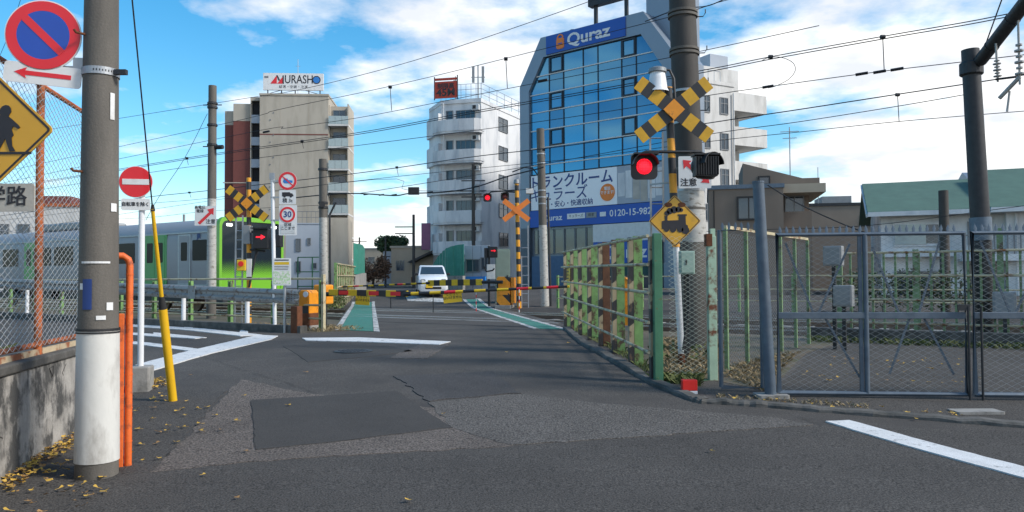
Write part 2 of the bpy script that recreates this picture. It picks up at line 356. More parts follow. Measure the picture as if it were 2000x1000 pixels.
def text(name, s, size, m, parent, loc, rot=(R(90), 0, 0), ex=.002, off=0., sx=1., align='CENTER', shear=0., sp=1.):
    cu = bpy.data.curves.new('t', 'FONT'); cu.body = s; cu.size = size; cu.align_x = align; cu.align_y = 'CENTER'; cu.extrude = ex; cu.offset = off; cu.shear = shear; cu.space_character = sp; cu.resolution_u = 3
    o = bpy.data.objects.new('t', cu); COL.objects.link(o); bpy.context.view_layer.update()
    me = bpy.data.meshes.new_from_object(o.evaluated_get(bpy.context.evaluated_depsgraph_get())); bpy.data.objects.remove(o); bpy.data.curves.remove(cu)
    me.name = name; me.materials.clear(); me.materials.append(MATS[m])
    return inst(me, name, parent, loc, rot, (sx, 1, 1))
def fit(o, width):
    xs = [v.co.x for v in o.data.vertices]; o.scale.x = width / (max(xs) - min(xs)); return o
def drape(name, poly, m, off=.004, label=None, fn='road', kind='structure', thick=False):
    """a flat sheet laid on the ground, bent where the ground bends"""
    bm = bmesh.new(); bm.faces.new([bm.verts.new((p[0], p[1], 0)) for p in poly])
    for y, _ in FY: bmesh.ops.bisect_plane(bm, geom=bm.verts[:] + bm.edges[:] + bm.faces[:], plane_co=(0, y, 0), plane_no=(0, 1, 0))
    for s_, _ in GS: bmesh.ops.bisect_plane(bm, geom=bm.verts[:] + bm.edges[:] + bm.faces[:], plane_co=(NDIR.x * s_, NDIR.y * s_, 0), plane_no=(NDIR.x, NDIR.y, 0))
    f = road_z if fn == 'road' else gz
    for v in bm.verts: v.co.z = f(v.co.x, v.co.y) + off
    bmesh.ops.recalc_face_normals(bm, faces=bm.faces)
    for q in bm.faces:
        if q.normal.z < 0: q.normal_flip()
    if off:                       # a skirt, so that the sheet does not hover
        be = [e for e in bm.edges if len(e.link_faces) == 1]
        ex = bmesh.ops.extrude_edge_only(bm, edges=be)
        for g in ex['geom']:
            if isinstance(g, bmesh.types.BMVert): g.co.z -= off + .003
    me = bpy.data.meshes.new(name); bm.to_mesh(me); bm.free(); me.materials.append(MATS[m])
    o = bpy.data.objects.new(name, me); COL.objects.link(o)
    if kind: o['kind'] = kind
    if label: o['label'] = label
    return o
def gpoly(pts): return [G(x, y).xy for x, y in pts]
def chain(w, h, c=.056, r=.0016, jit=.0, top=None):
    """chain-link wires in the xz plane: zigzag wires hooked into each other"""
    mb = MB(); nx = int(w / c) + 1; nz = int(h / (c / 2 * 1.1)) + 1; dz = h / nz
    for i in range(nx):
        pts = []
        for j in range(nz + 1):
            x = (i + .5) * c + (c / 2 if (j + i) % 2 else -c / 2) * 1.0
            x = (i + .5) * c + (c / 2 if j % 2 else -c / 2) * (1 if i % 2 == 0 else -1)
            pts.append((min(max(x, 0), w), (.0012 if i % 2 else -.0012) , j * dz))
        k = len(pts); vs = []
        for p in pts:
            vs += [(p[0] - r, p[1] - r * .6, p[2]), (p[0] + r, p[1] - r * .6, p[2]), (p[0], p[1] + r, p[2])]
        fs = []
        for a in range(k - 1):
            for b in range(3):
                e = a * 3 + b; g = a * 3 + (b + 1) % 3; fs.append((e, g, g + 3, e + 3))
        mb.add(vs, fs)
    return mb
def frame_of(a, b):
    a, b = Vector(a), Vector(b); d = b - a; return a, math.atan2(d.y, d.x), d.xy.length
def leaf_mesh(n, rad, size, seed, flat=False, squash=1.):
    rn = random.Random(seed); mb = MB()
    for i in range(n):
        while True:
            p = Vector((rn.uniform(-1, 1), rn.uniform(-1, 1), rn.uniform(-1, 1)))
            if .25 < p.length < 1: break
        p = Vector((p.x * rad[0], p.y * rad[1], p.z * rad[2]))
        a = Vector((rn.gauss(0, 1), rn.gauss(0, 1), rn.gauss(0, .7))).normalized(); b = a.cross(Vector((rn.gauss(0, 1), rn.gauss(0, 1), rn.gauss(0, 1)))).normalized()
        s = size * rn.uniform(.6, 1.3)
        mb.add([p - a * s, p + b * s * .5, p + a * s, p - b * s * .5], [(0, 1, 2, 3)])
    return mb
# windows and doors on a building's own axes: face 'f' = front (y=0), 'r' = right side (x=W), 'l' = left side (x=0)
def face_T(face, Wd=0):
    if face == 'f': return lambda p: Vector((p.x, p.y, p.z))
    if face == 'r': return lambda p: Vector((Wd - p.y, p.x, p.z))
    if face == 'l': return lambda p: Vector((p.y, p.x, p.z))
def window(parent, x, z, w, h, face='f', Wd=0, fm='frame_grey', gm='window_glass', t=.06, mid=1, sill=False, name='window', cross=False):
    T = face_T(face, Wd) if isinstance(face, str) else face
    mb = MB(T)
    mb.bb(x - w / 2, x + w / 2, -.08, .05, z - h / 2, z - h / 2 + t).bb(x - w / 2, x + w / 2, -.08, .05, z + h / 2 - t, z + h / 2)
    mb.bb(x - w / 2, x - w / 2 + t, -.078, .05, z - h / 2 + t, z + h / 2 - t).bb(x + w / 2 - t, x + w / 2, -.078, .05, z - h / 2 + t, z + h / 2 - t)
    for k in range(mid):
        xx = x - w / 2 + w * (k + 1) / (mid + 1); mb.bb(xx - t / 3, xx + t / 3, -.07, .05, z - h / 2 + t, z + h / 2 - t)
    if cross: mb.bb(x - w / 2 + t, x + w / 2 - t, -.068, .05, z + h * .12, z + h * .12 + t * .7)
    o = mb.build(name, fm, parent)
    MB(T).bb(x - w / 2 + t * .5, x + w / 2 - t * .5, -.03, .04, z - h / 2 + t * .5, z + h / 2 - t * .5).build('pane', gm, o)
    if sill: MB(T).bb(x - w / 2 - .06, x + w / 2 + .06, -.14, .04, z - h / 2 - .07, z - h / 2 - .003).build('sill', 'wall_offwhite', o)
    return o
# ================================================================== THE SETTING: ground, road, railway
drape('ground', [(-900, -60), (900, -60), (900, 1500), (-900, 1500)], 'asphalt', 0, fn='g')
def TR(k, s): return TDIR * k + NDIR * s            # railway coordinates -> plan
def kof(x, y): return TDIR.x * x + TDIR.y * y
# road edges (plan): x as a function of y
def road_l(y): return -3.25 - .185 * (y - 18.75)
def road_r(y): return .56 - .165 * (y - 18.75)
def on_s(fx, s):                                    # point of the road line fx where it meets railway coordinate s
    y = 20.
    for _ in range(40): y = (s - NDIR.x * fx(y)) / NDIR.y
    return V2(fx(y), y)
# track bed
bed = drape('track_bed', [TR(-60, 17.25), TR(45, 17.25), TR(45, 25.55), TR(-60, 25.55)], 'ballast', .006, fn='g')
# soil beside the railway, right and left of the road
FE0 = G(1286, 748); FE1 = GD(1106, 19.6, road_z)     # near and far foot of the barrier fence on the right
soilR = [FE0.xy + V2(.05, .05), G(1395, 745).xy + V2(0, .05), G(1500, 770).xy + V2(.1, .2), G(1575, 690).xy, TR(kof(*GD(1640, 14.5).xy), 16.0), TR(25, 16.0), TR(25, 16.79), on_s(lambda y: road_r(y) + 1.05, 16.79), FE1.xy + V2(.1, 0)]
drape('soil', soilR, 'dirt', .004)
GR0 = G(592, 650); GRD = Vector((-TDIR.x, -TDIR.y, 0))     # right end of the guardrail; it runs left along the railway
soilL = [GR0.xy + V2(.15, .1), GR0.xy + V2(.9, .6), on_s(lambda y: road_l(y) - 1.05, 16.79), TR(-40, 16.79), (GR0 + GRD * 30).xy + V2(.1, .25)]
drape('soil', soilL, 'dirt', .004)
# crossing deck
dl0, dl1 = on_s(lambda y: road_l(y) - 1.15, 16.6), on_s(lambda y: road_l(y) - 1.15, 26.2)
dr0, dr1 = on_s(lambda y: road_r(y) + 1.15, 16.6), on_s(lambda y: road_r(y) + 1.15, 26.2)
mb = MB(); mb.pz([dl0, dr0, dr1, dl1], .1, .356); dk = mb.build('crossing_deck', 'asphalt', None); dk['kind'] = 'structure'
# rails
tr = bpy.data.objects.new('railway_track', None); COL.objects.link(tr); tr['kind'] = 'structure'
TRACK_S = (19.1, 23.0)
for s0 in TRACK_S:
    for e in (-.5335, .5335):
        s1 = s0 + e; a, b = TR(-60, s1), TR(45, s1)
        mb = MB(); az = Vector((a.x, a.y, 0)); bz = Vector((b.x, b.y, 0)); up = Vector((0, 0, 1))
        mb.bar(az + up * .345, bz + up * .345, .065, .04, 1).bar(az + up * .27, bz + up * .27, .02, .11).bar(az + up * .212, bz + up * .212, .125, .015)
        mb.build('rail', ['rail_steel', 'rail_top'], tr)
        # steel flangeway edge on the deck
        p0, p1 = on_s(lambda y: road_l(y) - 1.1, s1 + .1), on_s(lambda y: road_r(y) + 1.1, s1 + .1)
        MB().bar((p0.x, p0.y, .352), (p1.x, p1.y, .352), .075, .016).build('flangeway', 'black', tr)
        for w_, e_, m_ in ((.16, -.17, 'concrete'), (.16, .26, 'kerb_concrete')):
            u0, u1 = on_s(lambda y: road_l(y) - 1.1, s1 + e_), on_s(lambda y: road_r(y) + 1.1, s1 + e_); MB().bar((u0.x, u0.y, .355), (u1.x, u1.y, .355), w_, .01).build('rail_edge', m_, tr)
        q0, q1 = on_s(lambda y: road_l(y) - 1.1, s1), on_s(lambda y: road_r(y) + 1.1, s1)
        MB().bar((q0.x, q0.y, .355), (q1.x, q1.y, .355), .06, .022).build('rail_head', 'rail_top', tr)
    mb = MB()
    for i in range(160):
        k = -58 + i * .62; c0, c1 = TR(k, s0 - 1.0), TR(k, s0 + 1.0)
        mb.bar((c0.x, c0.y, .19), (c1.x, c1.y, .19), .22, .06)
    mb.build('sleepers', 'concrete', tr, kind='stuff')
mat('asphalt_crack', (.028, .027, .026), .95)
# asphalt repairs
def ragged(ps, amp=.022):
    rn = random.Random(len(ps)); out = []
    for a, b in zip(ps, ps[1:] + ps[:1]):
        n = max(1, min(60, int((b - a).length / .12)))
        for i in range(n): out.append(a.lerp(b, i / n) + V2(rn.uniform(-amp, amp), rn.uniform(-amp, amp)))
    return out
def patch(pts, m, off, label): return drape('asphalt_patch', ragged(gpoly(pts), .012 if m == 'asphalt_patch' else .028), m, off, label)
patch([(-300, 975), (230, 927), (500, 902), (1000, 872), (1590, 832), (2000, 843), (2500, 880), (3000, 1150), (1600, 1400), (300, 1400), (-400, 1200)], 'asphalt_dark', .0025, 'dark smooth asphalt strip across the bottom of the picture')
patch([(298, 922), (442, 770), (470, 742), (620, 772), (870, 800), (1002, 871), (500, 901)], 'asphalt_brown', .005, 'lighter brownish coarse asphalt around the square repair')
patch([(236, 925), (262, 760), (440, 765), (297, 921)], 'asphalt_dark', .005, 'dark asphalt strip by the yellow wire guard')
patch([(490, 783), (775, 765), (882, 836), (640, 866), (500, 880)], 'asphalt_patch', .010, 'dark square asphalt repair in the middle of the road')
patch([(838, 786), (1012, 770), (1190, 790), (1500, 815), (1588, 831), (1002, 870), (884, 836)], 'asphalt_coarse', .0075, 'coarse grey asphalt right of the square repair')
patch([(770, 735), (960, 727), (1015, 768), (836, 784)], 'asphalt_blue', .010, 'bluish dark asphalt repair in the road centre')
patch([(552, 676), (640, 672), (760, 676), (808, 686), (720, 697), (602, 708)], 'asphalt_patch', .005, 'dark asphalt repair around the manhole')
patch([(835, 668), (880, 671), (836, 700), (760, 700)], 'asphalt_brown', .005, 'small brownish asphalt patch by the stop line')
for pts, w in ([(1008, 726), (1100, 736), (1190, 743), (1250, 752)], .012), ([(395, 697), (470, 722), (560, 748), (622, 771)], .009), ([(552, 674), (628, 680)], .012), ([(490, 784), (500, 880)], .008), ([(500, 881), (640, 867), (882, 837)], .008), ([(1560, 815), (1610, 833)], .01):
    mb = MB(); q = [G(*p) for p in pts]; rn = random.Random(len(pts) + int(w * 1e4)); pp = []
    for a, b in zip(q, q[1:]):
        for i in range(8): pp.append(a.lerp(b, i / 8) + Vector((rn.uniform(-.012, .012), rn.uniform(-.012, .012), .0)))
    pp.append(q[-1])
    vs = []; fs = []
    for i, p in enumerate(pp):
        d = (pp[min(i + 1, len(pp) - 1)] - pp[max(i - 1, 0)]).normalized(); u = Vector((-d.y, d.x, 0)) * w * rn.uniform(.15, .55)
        z = road_z(p.x, p.y) + .0115
        vs += [(p.x - u.x, p.y - u.y, z), (p.x + u.x, p.y + u.y, z)]
    fs = [(2 * i, 2 * i + 1, 2 * i + 3, 2 * i + 2) for i in range(len(pp) - 1)]
    o = mb.add(vs, fs).build('asphalt_crack', 'asphalt_crack'); o['kind'] = 'structure'
# painted markings
MK = [0]
def marking(pts, m='marking', label=None, off=.0125):
    MK[0] += 1; return drape('road_marking', ragged(gpoly(pts), .007), m, off + .0012 * (MK[0] % 7), label)
marking([(590, 661), (700, 660), (880, 668), (858, 674), (700, 668), (598, 666)], label='white stop line before the crossing')
marking([(1612, 825), (1660, 823), (2010, 917), (2060, 955), (2000, 936), (1800, 881)], label='white edge line at the lower right of the road')
marking([(260, 716), (330, 697), (505, 655), (543, 657), (528, 664), (340, 712), (294, 726)], label='white slanting stop line of the side street')
marking([(250, 631), (290, 636), (400, 643), (512, 655), (470, 657), (360, 645), (250, 638)], label='white edge line along the guardrail kerb')
marking([(358, 642), (362, 636), (378, 638), (374, 646)], label='short white tick on the side street edge line, left')
marking([(466, 653), (470, 646), (484, 648), (484, 656)], label='short white tick on the side street edge line, right')
marking([(250, 667), (290, 670), (400, 684), (392, 689), (290, 676), (250, 672)], label='white centre line of the side street')
marking([(250, 650), (300, 653), (300, 650), (404, 660), (380, 662), (330, 659), (330, 660), (250, 654)], label='white arrow on the side street')
marking([(792, 584), (868, 578), (871, 581), (796, 588)], label='white stop line on the far side of the crossing', m='marking_worn')
def strip(f0, f1, s0, s1, m, off, label):
    drape('road_marking', [on_s(f0, s0), on_s(f1, s0), on_s(f1, s1), on_s(f0, s1)], m, off, label)
for side, fa, fb, s0, s1 in (('left', lambda y: road_l(y) - .95, lambda y: road_l(y) - .14, 13.5, 27.5), ('right', lambda y: road_r(y) + .12, lambda y: road_r(y) + .62, 16.2, 29)):
    strip(fa, fb, s0, s1, 'green_marking', .0105, f'green painted footway strip on the {side} of the crossing')
    w = .15
    strip(lambda y: fa(y) - w, lambda y: fa(y) - .01, s0 - .1, s1, 'marking_worn', .0105, f'broken white line on the left edge of the {side} green strip')
    strip(lambda y: fb(y) + .01, lambda y: fb(y) + w, s0, s1 + .3, 'marking_worn', .0105, f'broken white line on the right edge of the {side} green strip')
# kerb on the right, along the barrier fence and the gate
kp = [GD(1098, 18.9, road_z)] + [G(*p) for p in ((1130, 672), (1180, 700), (1235, 733), (1280, 757), (1340, 782), (1370, 789), (1430, 792), (1500, 797), (1600, 806), (1760, 818), (2000, 837), (2300, 870), (2900, 960))]
mb = MB(); pts = []
for a, b in zip(kp, kp[1:]):
    for i in range(6): pts.append(a.lerp(b, i / 6))
pts.append(kp[-1]); rn = random.Random(3); secs = []
for i, p in enumerate(pts):
    d = (pts[min(i + 1, len(pts) - 1)] - pts[max(i - 1, 0)]).normalized(); u = Vector((-d.y, d.x, 0)); z = road_z(p.x, p.y); j = rn.uniform(-.012, .012); h = .05 + rn.uniform(-.01, .01)
    secs.append([p * 1 + u * (0 + j) - Vector((0, 0, p.z - z + .05)), p + u * (.012 + j) + Vector((0, 0, h - .02 + z - p.z)), p + u * (.035 + j) + Vector((0, 0, h + z - p.z)), p + u * .17 + Vector((0, 0, h + z - p.z)), p + u * .18 - Vector((0, 0, p.z - z + .05))])
kb = mb.loft(secs).build('kerb', 'kerb_concrete', None, smooth=False); kb['kind'] = 'structure'
# apron of asphalt behind the kerb, in front of and behind the gate
drape('gate_apron', [G(1385, 786).xy, G(1600, 800).xy + V2(0, .1), G(2000, 830).xy + V2(0, .1), G(2600, 890).xy, V2(16, 12.5), TR(kof(*GD(1640, 14).xy), 15.6), G(1590, 690).xy, G(1515, 765).xy], 'asphalt_dark', .006)  # dark asphalt colour stands in for the shade lying on this apron
# low kerb under the guardrail on the left
a = GR0 + Vector((.05, -.12, 0)); b = a + GRD * 26
mb = MB(); mb.bar((a.x, a.y, .40), (b.x, b.y, .46), .22, .24); kb = mb.build('kerb', 'kerb_concrete', None, bev=.015); kb['kind'] = 'structure'
# low retaining kerb of the track bed behind the gate
a, b = TR(kof(*GD(1560, 14.5).xy), 15.9), TR(26, 15.9)
mb = MB(); mb.bar((a.x, a.y, .42), (b.x, b.y, .42), .22, .36); tag(mb.build('retaining_wall', 'kerb_concrete', None, bev=.02), 'low dark concrete retaining wall behind the wire gate', 'wall')
# manhole cover
p = G(690, 687); mh = thing('manhole_cover', 'round iron manhole cover in the dark asphalt repair', 'manhole cover', (p.x, p.y, road_z(p.x, p.y) + .012))
MB().lathe([(.33, -.02), (.33, .006), (.30, .008)], 28).build('frame', 'steel_dark', mh)
mb = MB().lathe([(.285, -.02), (.285, .009)], 28)
for i in range(-4, 5):
    for j in range(-4, 5):
        if i * i + j * j < 17: mb.bb(i * .06 - .018, i * .06 + .018, j * .06 - .018, j * .06 + .018, .009, .014)
mb.build('lid', 'steel_dark', mh)
# ================================================================== FOREGROUND LEFT
# utility pole
pb = G(189, 928); d = pb.y
def zpx(y, d): return EYE.z + (543 - y + 4) / F * d      # height of image row y at distance d, left part of the picture
up = thing('utility_pole', 'thick grey concrete utility pole with its foot wrapped in white sheet', 'utility pole', pb)
def rad(z): return .160 - .0085 * z
MB().tube([(0, 0, -.1), (0, 0, 4.5), (0, 0, 9.5)], [rad(0), rad(4.5), rad(9.5)], 40).build('shaft', 'pole_concrete', up, smooth=True)
zw = zpx(652, d)
MB().tube([(0, 0, .12), (0, 0, zw)], [rad(.12) + .006, rad(zw) + .006], 40).build('wrap_sheet', 'wrap', up, smooth=True)
def arc(mb, r, a0, a1, z0, z1, t=.004, n=8, m=0):
    vs = []
    for i in range(n + 1):
        a = R(a0 + (a1 - a0) * i / n)
        for rr in (r, r + t):
            for z in (z0, z1): vs.append((rr * math.sin(a), -rr * math.cos(a), z))
    fs = []
    for i in range(n):
        o = 4 * i
        fs += [(o + 2, o + 6, o + 7, o + 3), (o, o + 1, o + 5, o + 4), (o + 1, o + 3, o + 7, o + 5), (o, o + 4, o + 6, o + 2)]
    fs += [(0, 2, 3, 1), (4 * n, 4 * n + 1, 4 * n + 3, 4 * n + 2)]
    return mb.add(vs, fs, m)
MB().ring((0, 0), .01, .011, 0, .01)
for zc, h in ((zpx(655, d), .012), (zw + .01, .02)):
    arc(MB(), rad(zc) + .008, -180, 180, zc - h / 2, zc + h / 2, .004, 36).build('tie_band', 'wire', up)
for yy, a in ((78, -35), (345, -35), (-180, 40)):
    z = zpx(yy, d); v = Vector((math.sin(R(a)), -math.cos(R(a)), 0)); MB().tube([v * (rad(z) - .02) + Vector((0, 0, z)), v * (rad(z) + .07) + Vector((0, 0, z + .0)), v * (rad(z) + .085) + Vector((0, 0, z + .02))], .011, 8).build('step_bolt', 'rust', up)
for a0, a1, y0, y1, m in ((-18, 10, 610, 552, 'sign_navy'), (50, 70, 612, 597, 'white_plate'), (22, 48, 630, 622, 'white_plate'), (58, 74, 242, 190, 'white_plate'), (62, 84, 421, 405, 'white_plate'), (-30, -16, 572, 560, 'white_plate'), (-25, 60, 522, 518, 'white_plate')):
    z0, z1 = zpx(y0, d), zpx(y1, d); arc(MB(), rad((z0 + z1) / 2) + .004, a0, a1, z0, z1, .003).build('torn_sticker', m, up)
zb = zpx(148, d)
sb = arc(MB(), rad(zb) + .003, -180, 180, zb - .03, zb + .03, .006, 36).build('steel_band', 'galv', up)
mb = MB()
for i in range(9): arc(mb, rad(zb) + .009, 5 + i * 9, 8 + i * 9, zb - .008, zb + .008, .002, 2)
mb.build('band_slots', 'black', sb)
MB().bb(rad(zb) + .005, rad(zb) + .1, -.06, -.02, zb - .02, zb + .02).build('clamp_bolt', 'steel_dark', up)
# no-parking sign on a bracket of the pole
c = P(85, 69, d - .12); q = P(84, 146, d - .12)
ns = thing('no_parking_sign', 'round red and blue no parking sign above a white arrow plate, on the pole', 'road sign', (c.x, c.y, c.z), R(10))
r = .285
MB().disc((0, 0), r, -.004, .004, 48).build('disc', 'white_plate', ns)
MB().ring((0, 0), r * .69, r * .965, -.008, -.0045, 48).build('red_ring', 'sign_red', ns)
MB().disc((0, 0), r * .689, -.0075, -.0046, 48).build('blue_field', 'sign_blue', ns)
a = R(-45); ux, uz = math.cos(a), math.sin(a); w = .030; l = r * .70
MB().pr([(-ux * l - uz * -w, -uz * l + ux * -w), (ux * l - uz * -w, uz * l + ux * -w), (ux * l - uz * w, uz * l + ux * w), (-ux * l - uz * w, -uz * l + ux * w)], -.011, -.0078).build('red_slash', 'sign_red', ns)
dz = q.z - c.z; x0 = q.x - c.x
def rrect(w, h, r=.03, n=5, cx=0, cz=0):
    o = []
    for sx, sz, a0 in ((1, -1, -90), (1, 1, 0), (-1, 1, 90), (-1, -1, 180)):
        for i in range(n + 1):
            a = R(a0 + 90 * i / n); o.append((cx + sx * (w / 2 - r) + r * math.cos(a), cz + sz * (h / 2 - r) + r * math.sin(a)))
    return o
tl = Matrix.Rotation(R(5), 3, 'Y'); TT = lambda p: tl @ p + Vector((x0, 0, dz))
pl = MB(TT).pr(rrect(.575, .165), -.004, .004).build('arrow_plate', 'white_plate', ns)
MB(TT).pr([(-.21, 0), (-.12, .045), (-.13, .018), (.21, .018), (.21, -.018), (-.13, -.018), (-.12, -.045)], -.007, -.0045).build('red_arrow', 'sign_red', pl)
mb = MB(); mb.tube([(.02, .045, -.28), (.02, .045, r)], .024, 12); mb.bb(.0, .36, .02, .06, dz + .04, dz + .085); mb.bb(.22, .42, .0, .03, dz + .0, dz + .15); mb.build('bracket', 'galv', ns)
# school-zone warning sign at the left edge
c = P(-6, 254, 4.5); gb = gz(c.x, c.y)
ss = thing('school_zone_sign', 'yellow diamond school zone sign with a walking child, cut by the left edge', 'road sign', (c.x, c.y, gb), R(0))
hz = c.z - gb; k = .338
def dia(k): return [(0, hz - k * .97), (k, hz), (0, hz + k * .97), (-k, hz)]
def rdia(k, rr=.03):
    o = []
    for px_, pz_, a0 in ((0, -1, -135), (1, 0, -45), (0, 1, 45), (-1, 0, 135)):
        cx, cz = px_ * (k - rr * 1.414), pz_ * (k * .97 - rr * 1.414)
        for i in range(6): a = R(a0 + 90 * i / 5); o.append((cx + rr * math.cos(a), hz + cz + rr * math.sin(a)))
    return o
MB().pr(rdia(k), -.004, .004).build('plate', 'sign_yellow', ss)
mb = MB(); o1, o2 = rdia(k * .955, .02), rdia(k * .90, .012); n = len(o1)
mb.add([(x, -.0055, z) for x, z in o1] + [(x, -.0055, z) for x, z in o2], [(i, (i + 1) % n, (i + 1) % n + n, i + n) for i in range(n)]).build('border', 'sign_black', ss)
def sil(pts, cx, cz, s): return [(cx + x * s, hz + cz + z * s) for x, z in pts]
child = [(-.05, .62), (.0, .68), (.10, .72), (.2, .70), (.26, .62), (.28, .5), (.22, .42), (.2, .36), (.3, .28), (.5, .1), (.56, .02), (.5, -.03), (.34, .06), (.3, -.05), (.36, -.22), (.3, -.3), (.32, -.55), (.42, -.72), (.24, -.72), (.16, -.5), (.1, -.32), (.02, -.5), (-.1, -.72), (-.26, -.72), (-.12, -.5), (-.1, -.3), (-.2, -.28), (-.1, 0), (-.12, .2), (-.2, .0), (-.3, .02), (-.2, .3), (-.06, .4), (-.1, .5)]
MB().pr(sil(child, .035, .01, .19), -.009, -.0055).build('child_figure', 'sign_black', ss)
MB().pr(sil([(x * 1.1 , z * 1.15) for x, z in child], -.17, .03, .19), -.009, -.0055).build('child_figure', 'sign_black', ss)
mb = MB(); mb.bb(-.21, .21, -.0085, -.0055, hz - .145, hz - .13).build('ground_line', 'sign_black', ss)
zc = P(-6, 386, 4.5).z - gb
pp = MB().pr(rrect(.455, .165, .02, cz=zc), -.004, .004).build('text_plate', 'rusty_cream', ss)
MATS['rusty_plate'] = mat('rusty_plate', (.42, .39, .34), .7, var=.2, scale=6, bump=.2, col2=(.27, .2, .13), thr=.6, soft=.1); pp.data.materials[0] = MATS['rusty_plate']
text('plate_text', '通学路', .125, 'sign_black', pp, (0.0, -.006, zc), off=.001)
MB().tube([(-.09, .035, 0), (-.09, .035, hz + .42)], .030, 12).build('post', 'white_paint', ss)
# retaining wall with the wire fence
wa, wb = G(-2, 946), G(146, 842)
wd_ = (wb - wa).normalized(); w0 = wa - wd_ * 9; w1 = wb + wd_ * .75
o, ang, ln = frame_of(w0, w1); ht = .93
rw = thing('retaining_wall', 'stained low concrete retaining wall under the rusty wire fence, left edge', 'wall', (o.x, o.y, 0), ang)
MB().bb(0, ln, 0, .22, -.1, ht - .085).build('wall_body', 'wall_stained', rw, bev=.012)
MB().bb(-.02, ln + .02, -.025, .245, ht - .08, ht).build('coping', 'kerb_concrete', rw, bev=.015)
mb = MB()
cr = random.Random(11)
for q in range(16):
    x, z = 6 + cr.uniform(0, 5.5), cr.uniform(.1, .75)
    for _ in range(7):
        x2, z2 = x + cr.uniform(-.1, .12), z + cr.uniform(-.12, .1)
        if not .05 < z2 < ht - .1: break
        mb.bar((x, -.001, z), (x2, -.001, z2), .004, .004); x, z = x2, z2
mb.build('wall_cracks', 'black', rw, kind='stuff')
# yard behind the wall: raised ground
def loc2w(o, ang, p): c, s_ = math.cos(ang), math.sin(ang); return Vector((o.x + p[0] * c - p[1] * s_, o.y + p[0] * s_ + p[1] * c, p[2]))
yd = [loc2w(o, ang, p) for p in ((0, .2, .0), (ln - .1, .2, 0), (ln - .1, 22, 0), (0, 22, 0))]
mb = MB(); mb.pz([p.xy for p in yd], 0.02, .80); y_ = mb.build('school_yard', 'dirt', None); y_['kind'] = 'structure'
fx = lambda px: None
def along(px, h):       # local x on the wall top where the column px looks
    lo, hi = 0, ln
    for _ in range(50):
        m_ = (lo + hi) / 2
        if proj(loc2w(o, ang, (m_, .1, h)))[0] < px: lo = m_
        else: hi = m_
    return lo
wf = thing('wire_fence', 'tall chain link fence with rusty orange posts on the low wall', 'fence', (o.x, o.y, ht), ang)
xp = along(75, 1.5); fh = 2.48
for x in (xp - 4.0, xp - 2.0, xp, ln - .06):
    if x <= ln: MB().tube([(x, .1, -.06), (x, .1, fh)], .034, 12).build('post', 'rusty_orange', wf, smooth=True)
for z, m in ((fh - .02, 'rusty_orange'), (.09, 'rusty_orange')):
    MB().tube([(0, .1, z), (ln, .1, z)], .024, 8).build('rail', m, wf, smooth=True)
MB().bb(0, ln, .075, .125, -.03, .05).build('base_angle', 'rusty_cream', wf)
ch = chain(ln - 4.5, fh - .12, .058, .0026); me = ch.mesh('mesh', 'wire_mesh'); ob = inst(me, 'mesh', wf, (4.5, .062, .08)); ob['kind'] = 'stuff'
for z in (1.05,): MB().tube([(4, .06, z), (ln, .06, z + .03)], .0025, 5).build('tension_wire', 'galv', wf)
# inner fence of the yard, farther back
o2 = loc2w(o, ang, (ln - 6.5, 3.2, .8)); o3 = loc2w(o, ang, (ln + 5.5, 5.4, .8)); oo, an2, l2 = frame_of(o2, o3)
wf2 = thing('wire_fence', 'farther brown chain link fence behind the orange post', 'fence', (oo.x, oo.y, .8), an2)
for i in range(8): MB().tube([(i * l2 / 7, 0, 0), (i * l2 / 7, 0, 2.75)], .034, 8).build('post', 'fence_rust', wf2)
for z in (.3, 1.45, 2.72): MB().tube([(0, 0, z), (l2, 0, z)], .022, 6).build('rail', 'fence_rust', wf2)
ob = inst(chain(l2, 2.4, .09, .0018).mesh('mesh', 'wire_mesh'), 'mesh', wf2, (0, -.04, .3)); ob['kind'] = 'stuff'
# orange pole guard
p = G(250, 910)
og = thing('pole_guard', 'bright orange bent pipe guard beside the concrete pole', 'bollard', (p.x, p.y, p.z), R(25))
h = zpx(500, p.y) - p.z
MB().tube([(0, 0, -.05), (0, 0, h - .07), (-.012, 0, h - .03), (-.05, 0, h), (-.30, .0, h), (-.34, 0, h - .03), (-.35, 0, h - .07), (-.35, 0, -.05)], .029, 14).build('pipe', 'orange_paint', og, smooth=True)
h2 = zpx(612, p.y) - p.z
MB().bb(-.08, -.036, -.03, .02, -.05, h2).build('side_bar', 'orange_paint', og, bev=.006)
MB().bb(-.12, -.09, .02, .05, -.05, h - .1).build('back_plate', 'steel_dark', og)
mb = MB()
for i in range(6): mb.lathe([(.031, .2 + i * .28), (.031, .212 + i * .28)], 14)
mb.build('tape_joint', 'orange_paint', og)
# guy wire with yellow guard tube
a = G(339, 783); b = P(298, 408, a.y - .55); e = P(226, -330, 6.6); k1 = P(318, 604, a.y - .22)
gw = thing('guy_wire', 'steel guy wire running up in a leaning yellow plastic guard tube', 'guy wire', a)
L_ = lambda p: Vector(p) - a
MB().tube([L_(a) + Vector((0, 0, -.05)), L_(k1)], .047, 16).build('lower_guard', 'yellow_paint', gw, smooth=True)
MB().tube([L_(k1), L_(b)], [.024, .02], 14).build('upper_guard', 'yellow_paint', gw, smooth=True)
MB().tube([L_(k1) - (L_(b) - L_(k1)) * .02, L_(k1) + (L_(b) - L_(k1)) * .06, L_(k1) + (L_(b) - L_(k1)) * .13], [.045, .04, .026], 14).build('sleeve', 'rubber', gw, smooth=True)
MB().tube([L_(b) - (L_(b) - L_(k1)) * .02, L_(b) + Vector((0, 0, .05))], [.026, .014], 12).build('cap', 'rubber', gw, smooth=True)
MB().tube([L_(b), L_(e)], .0075, 6).build('cable', 'wire', gw)
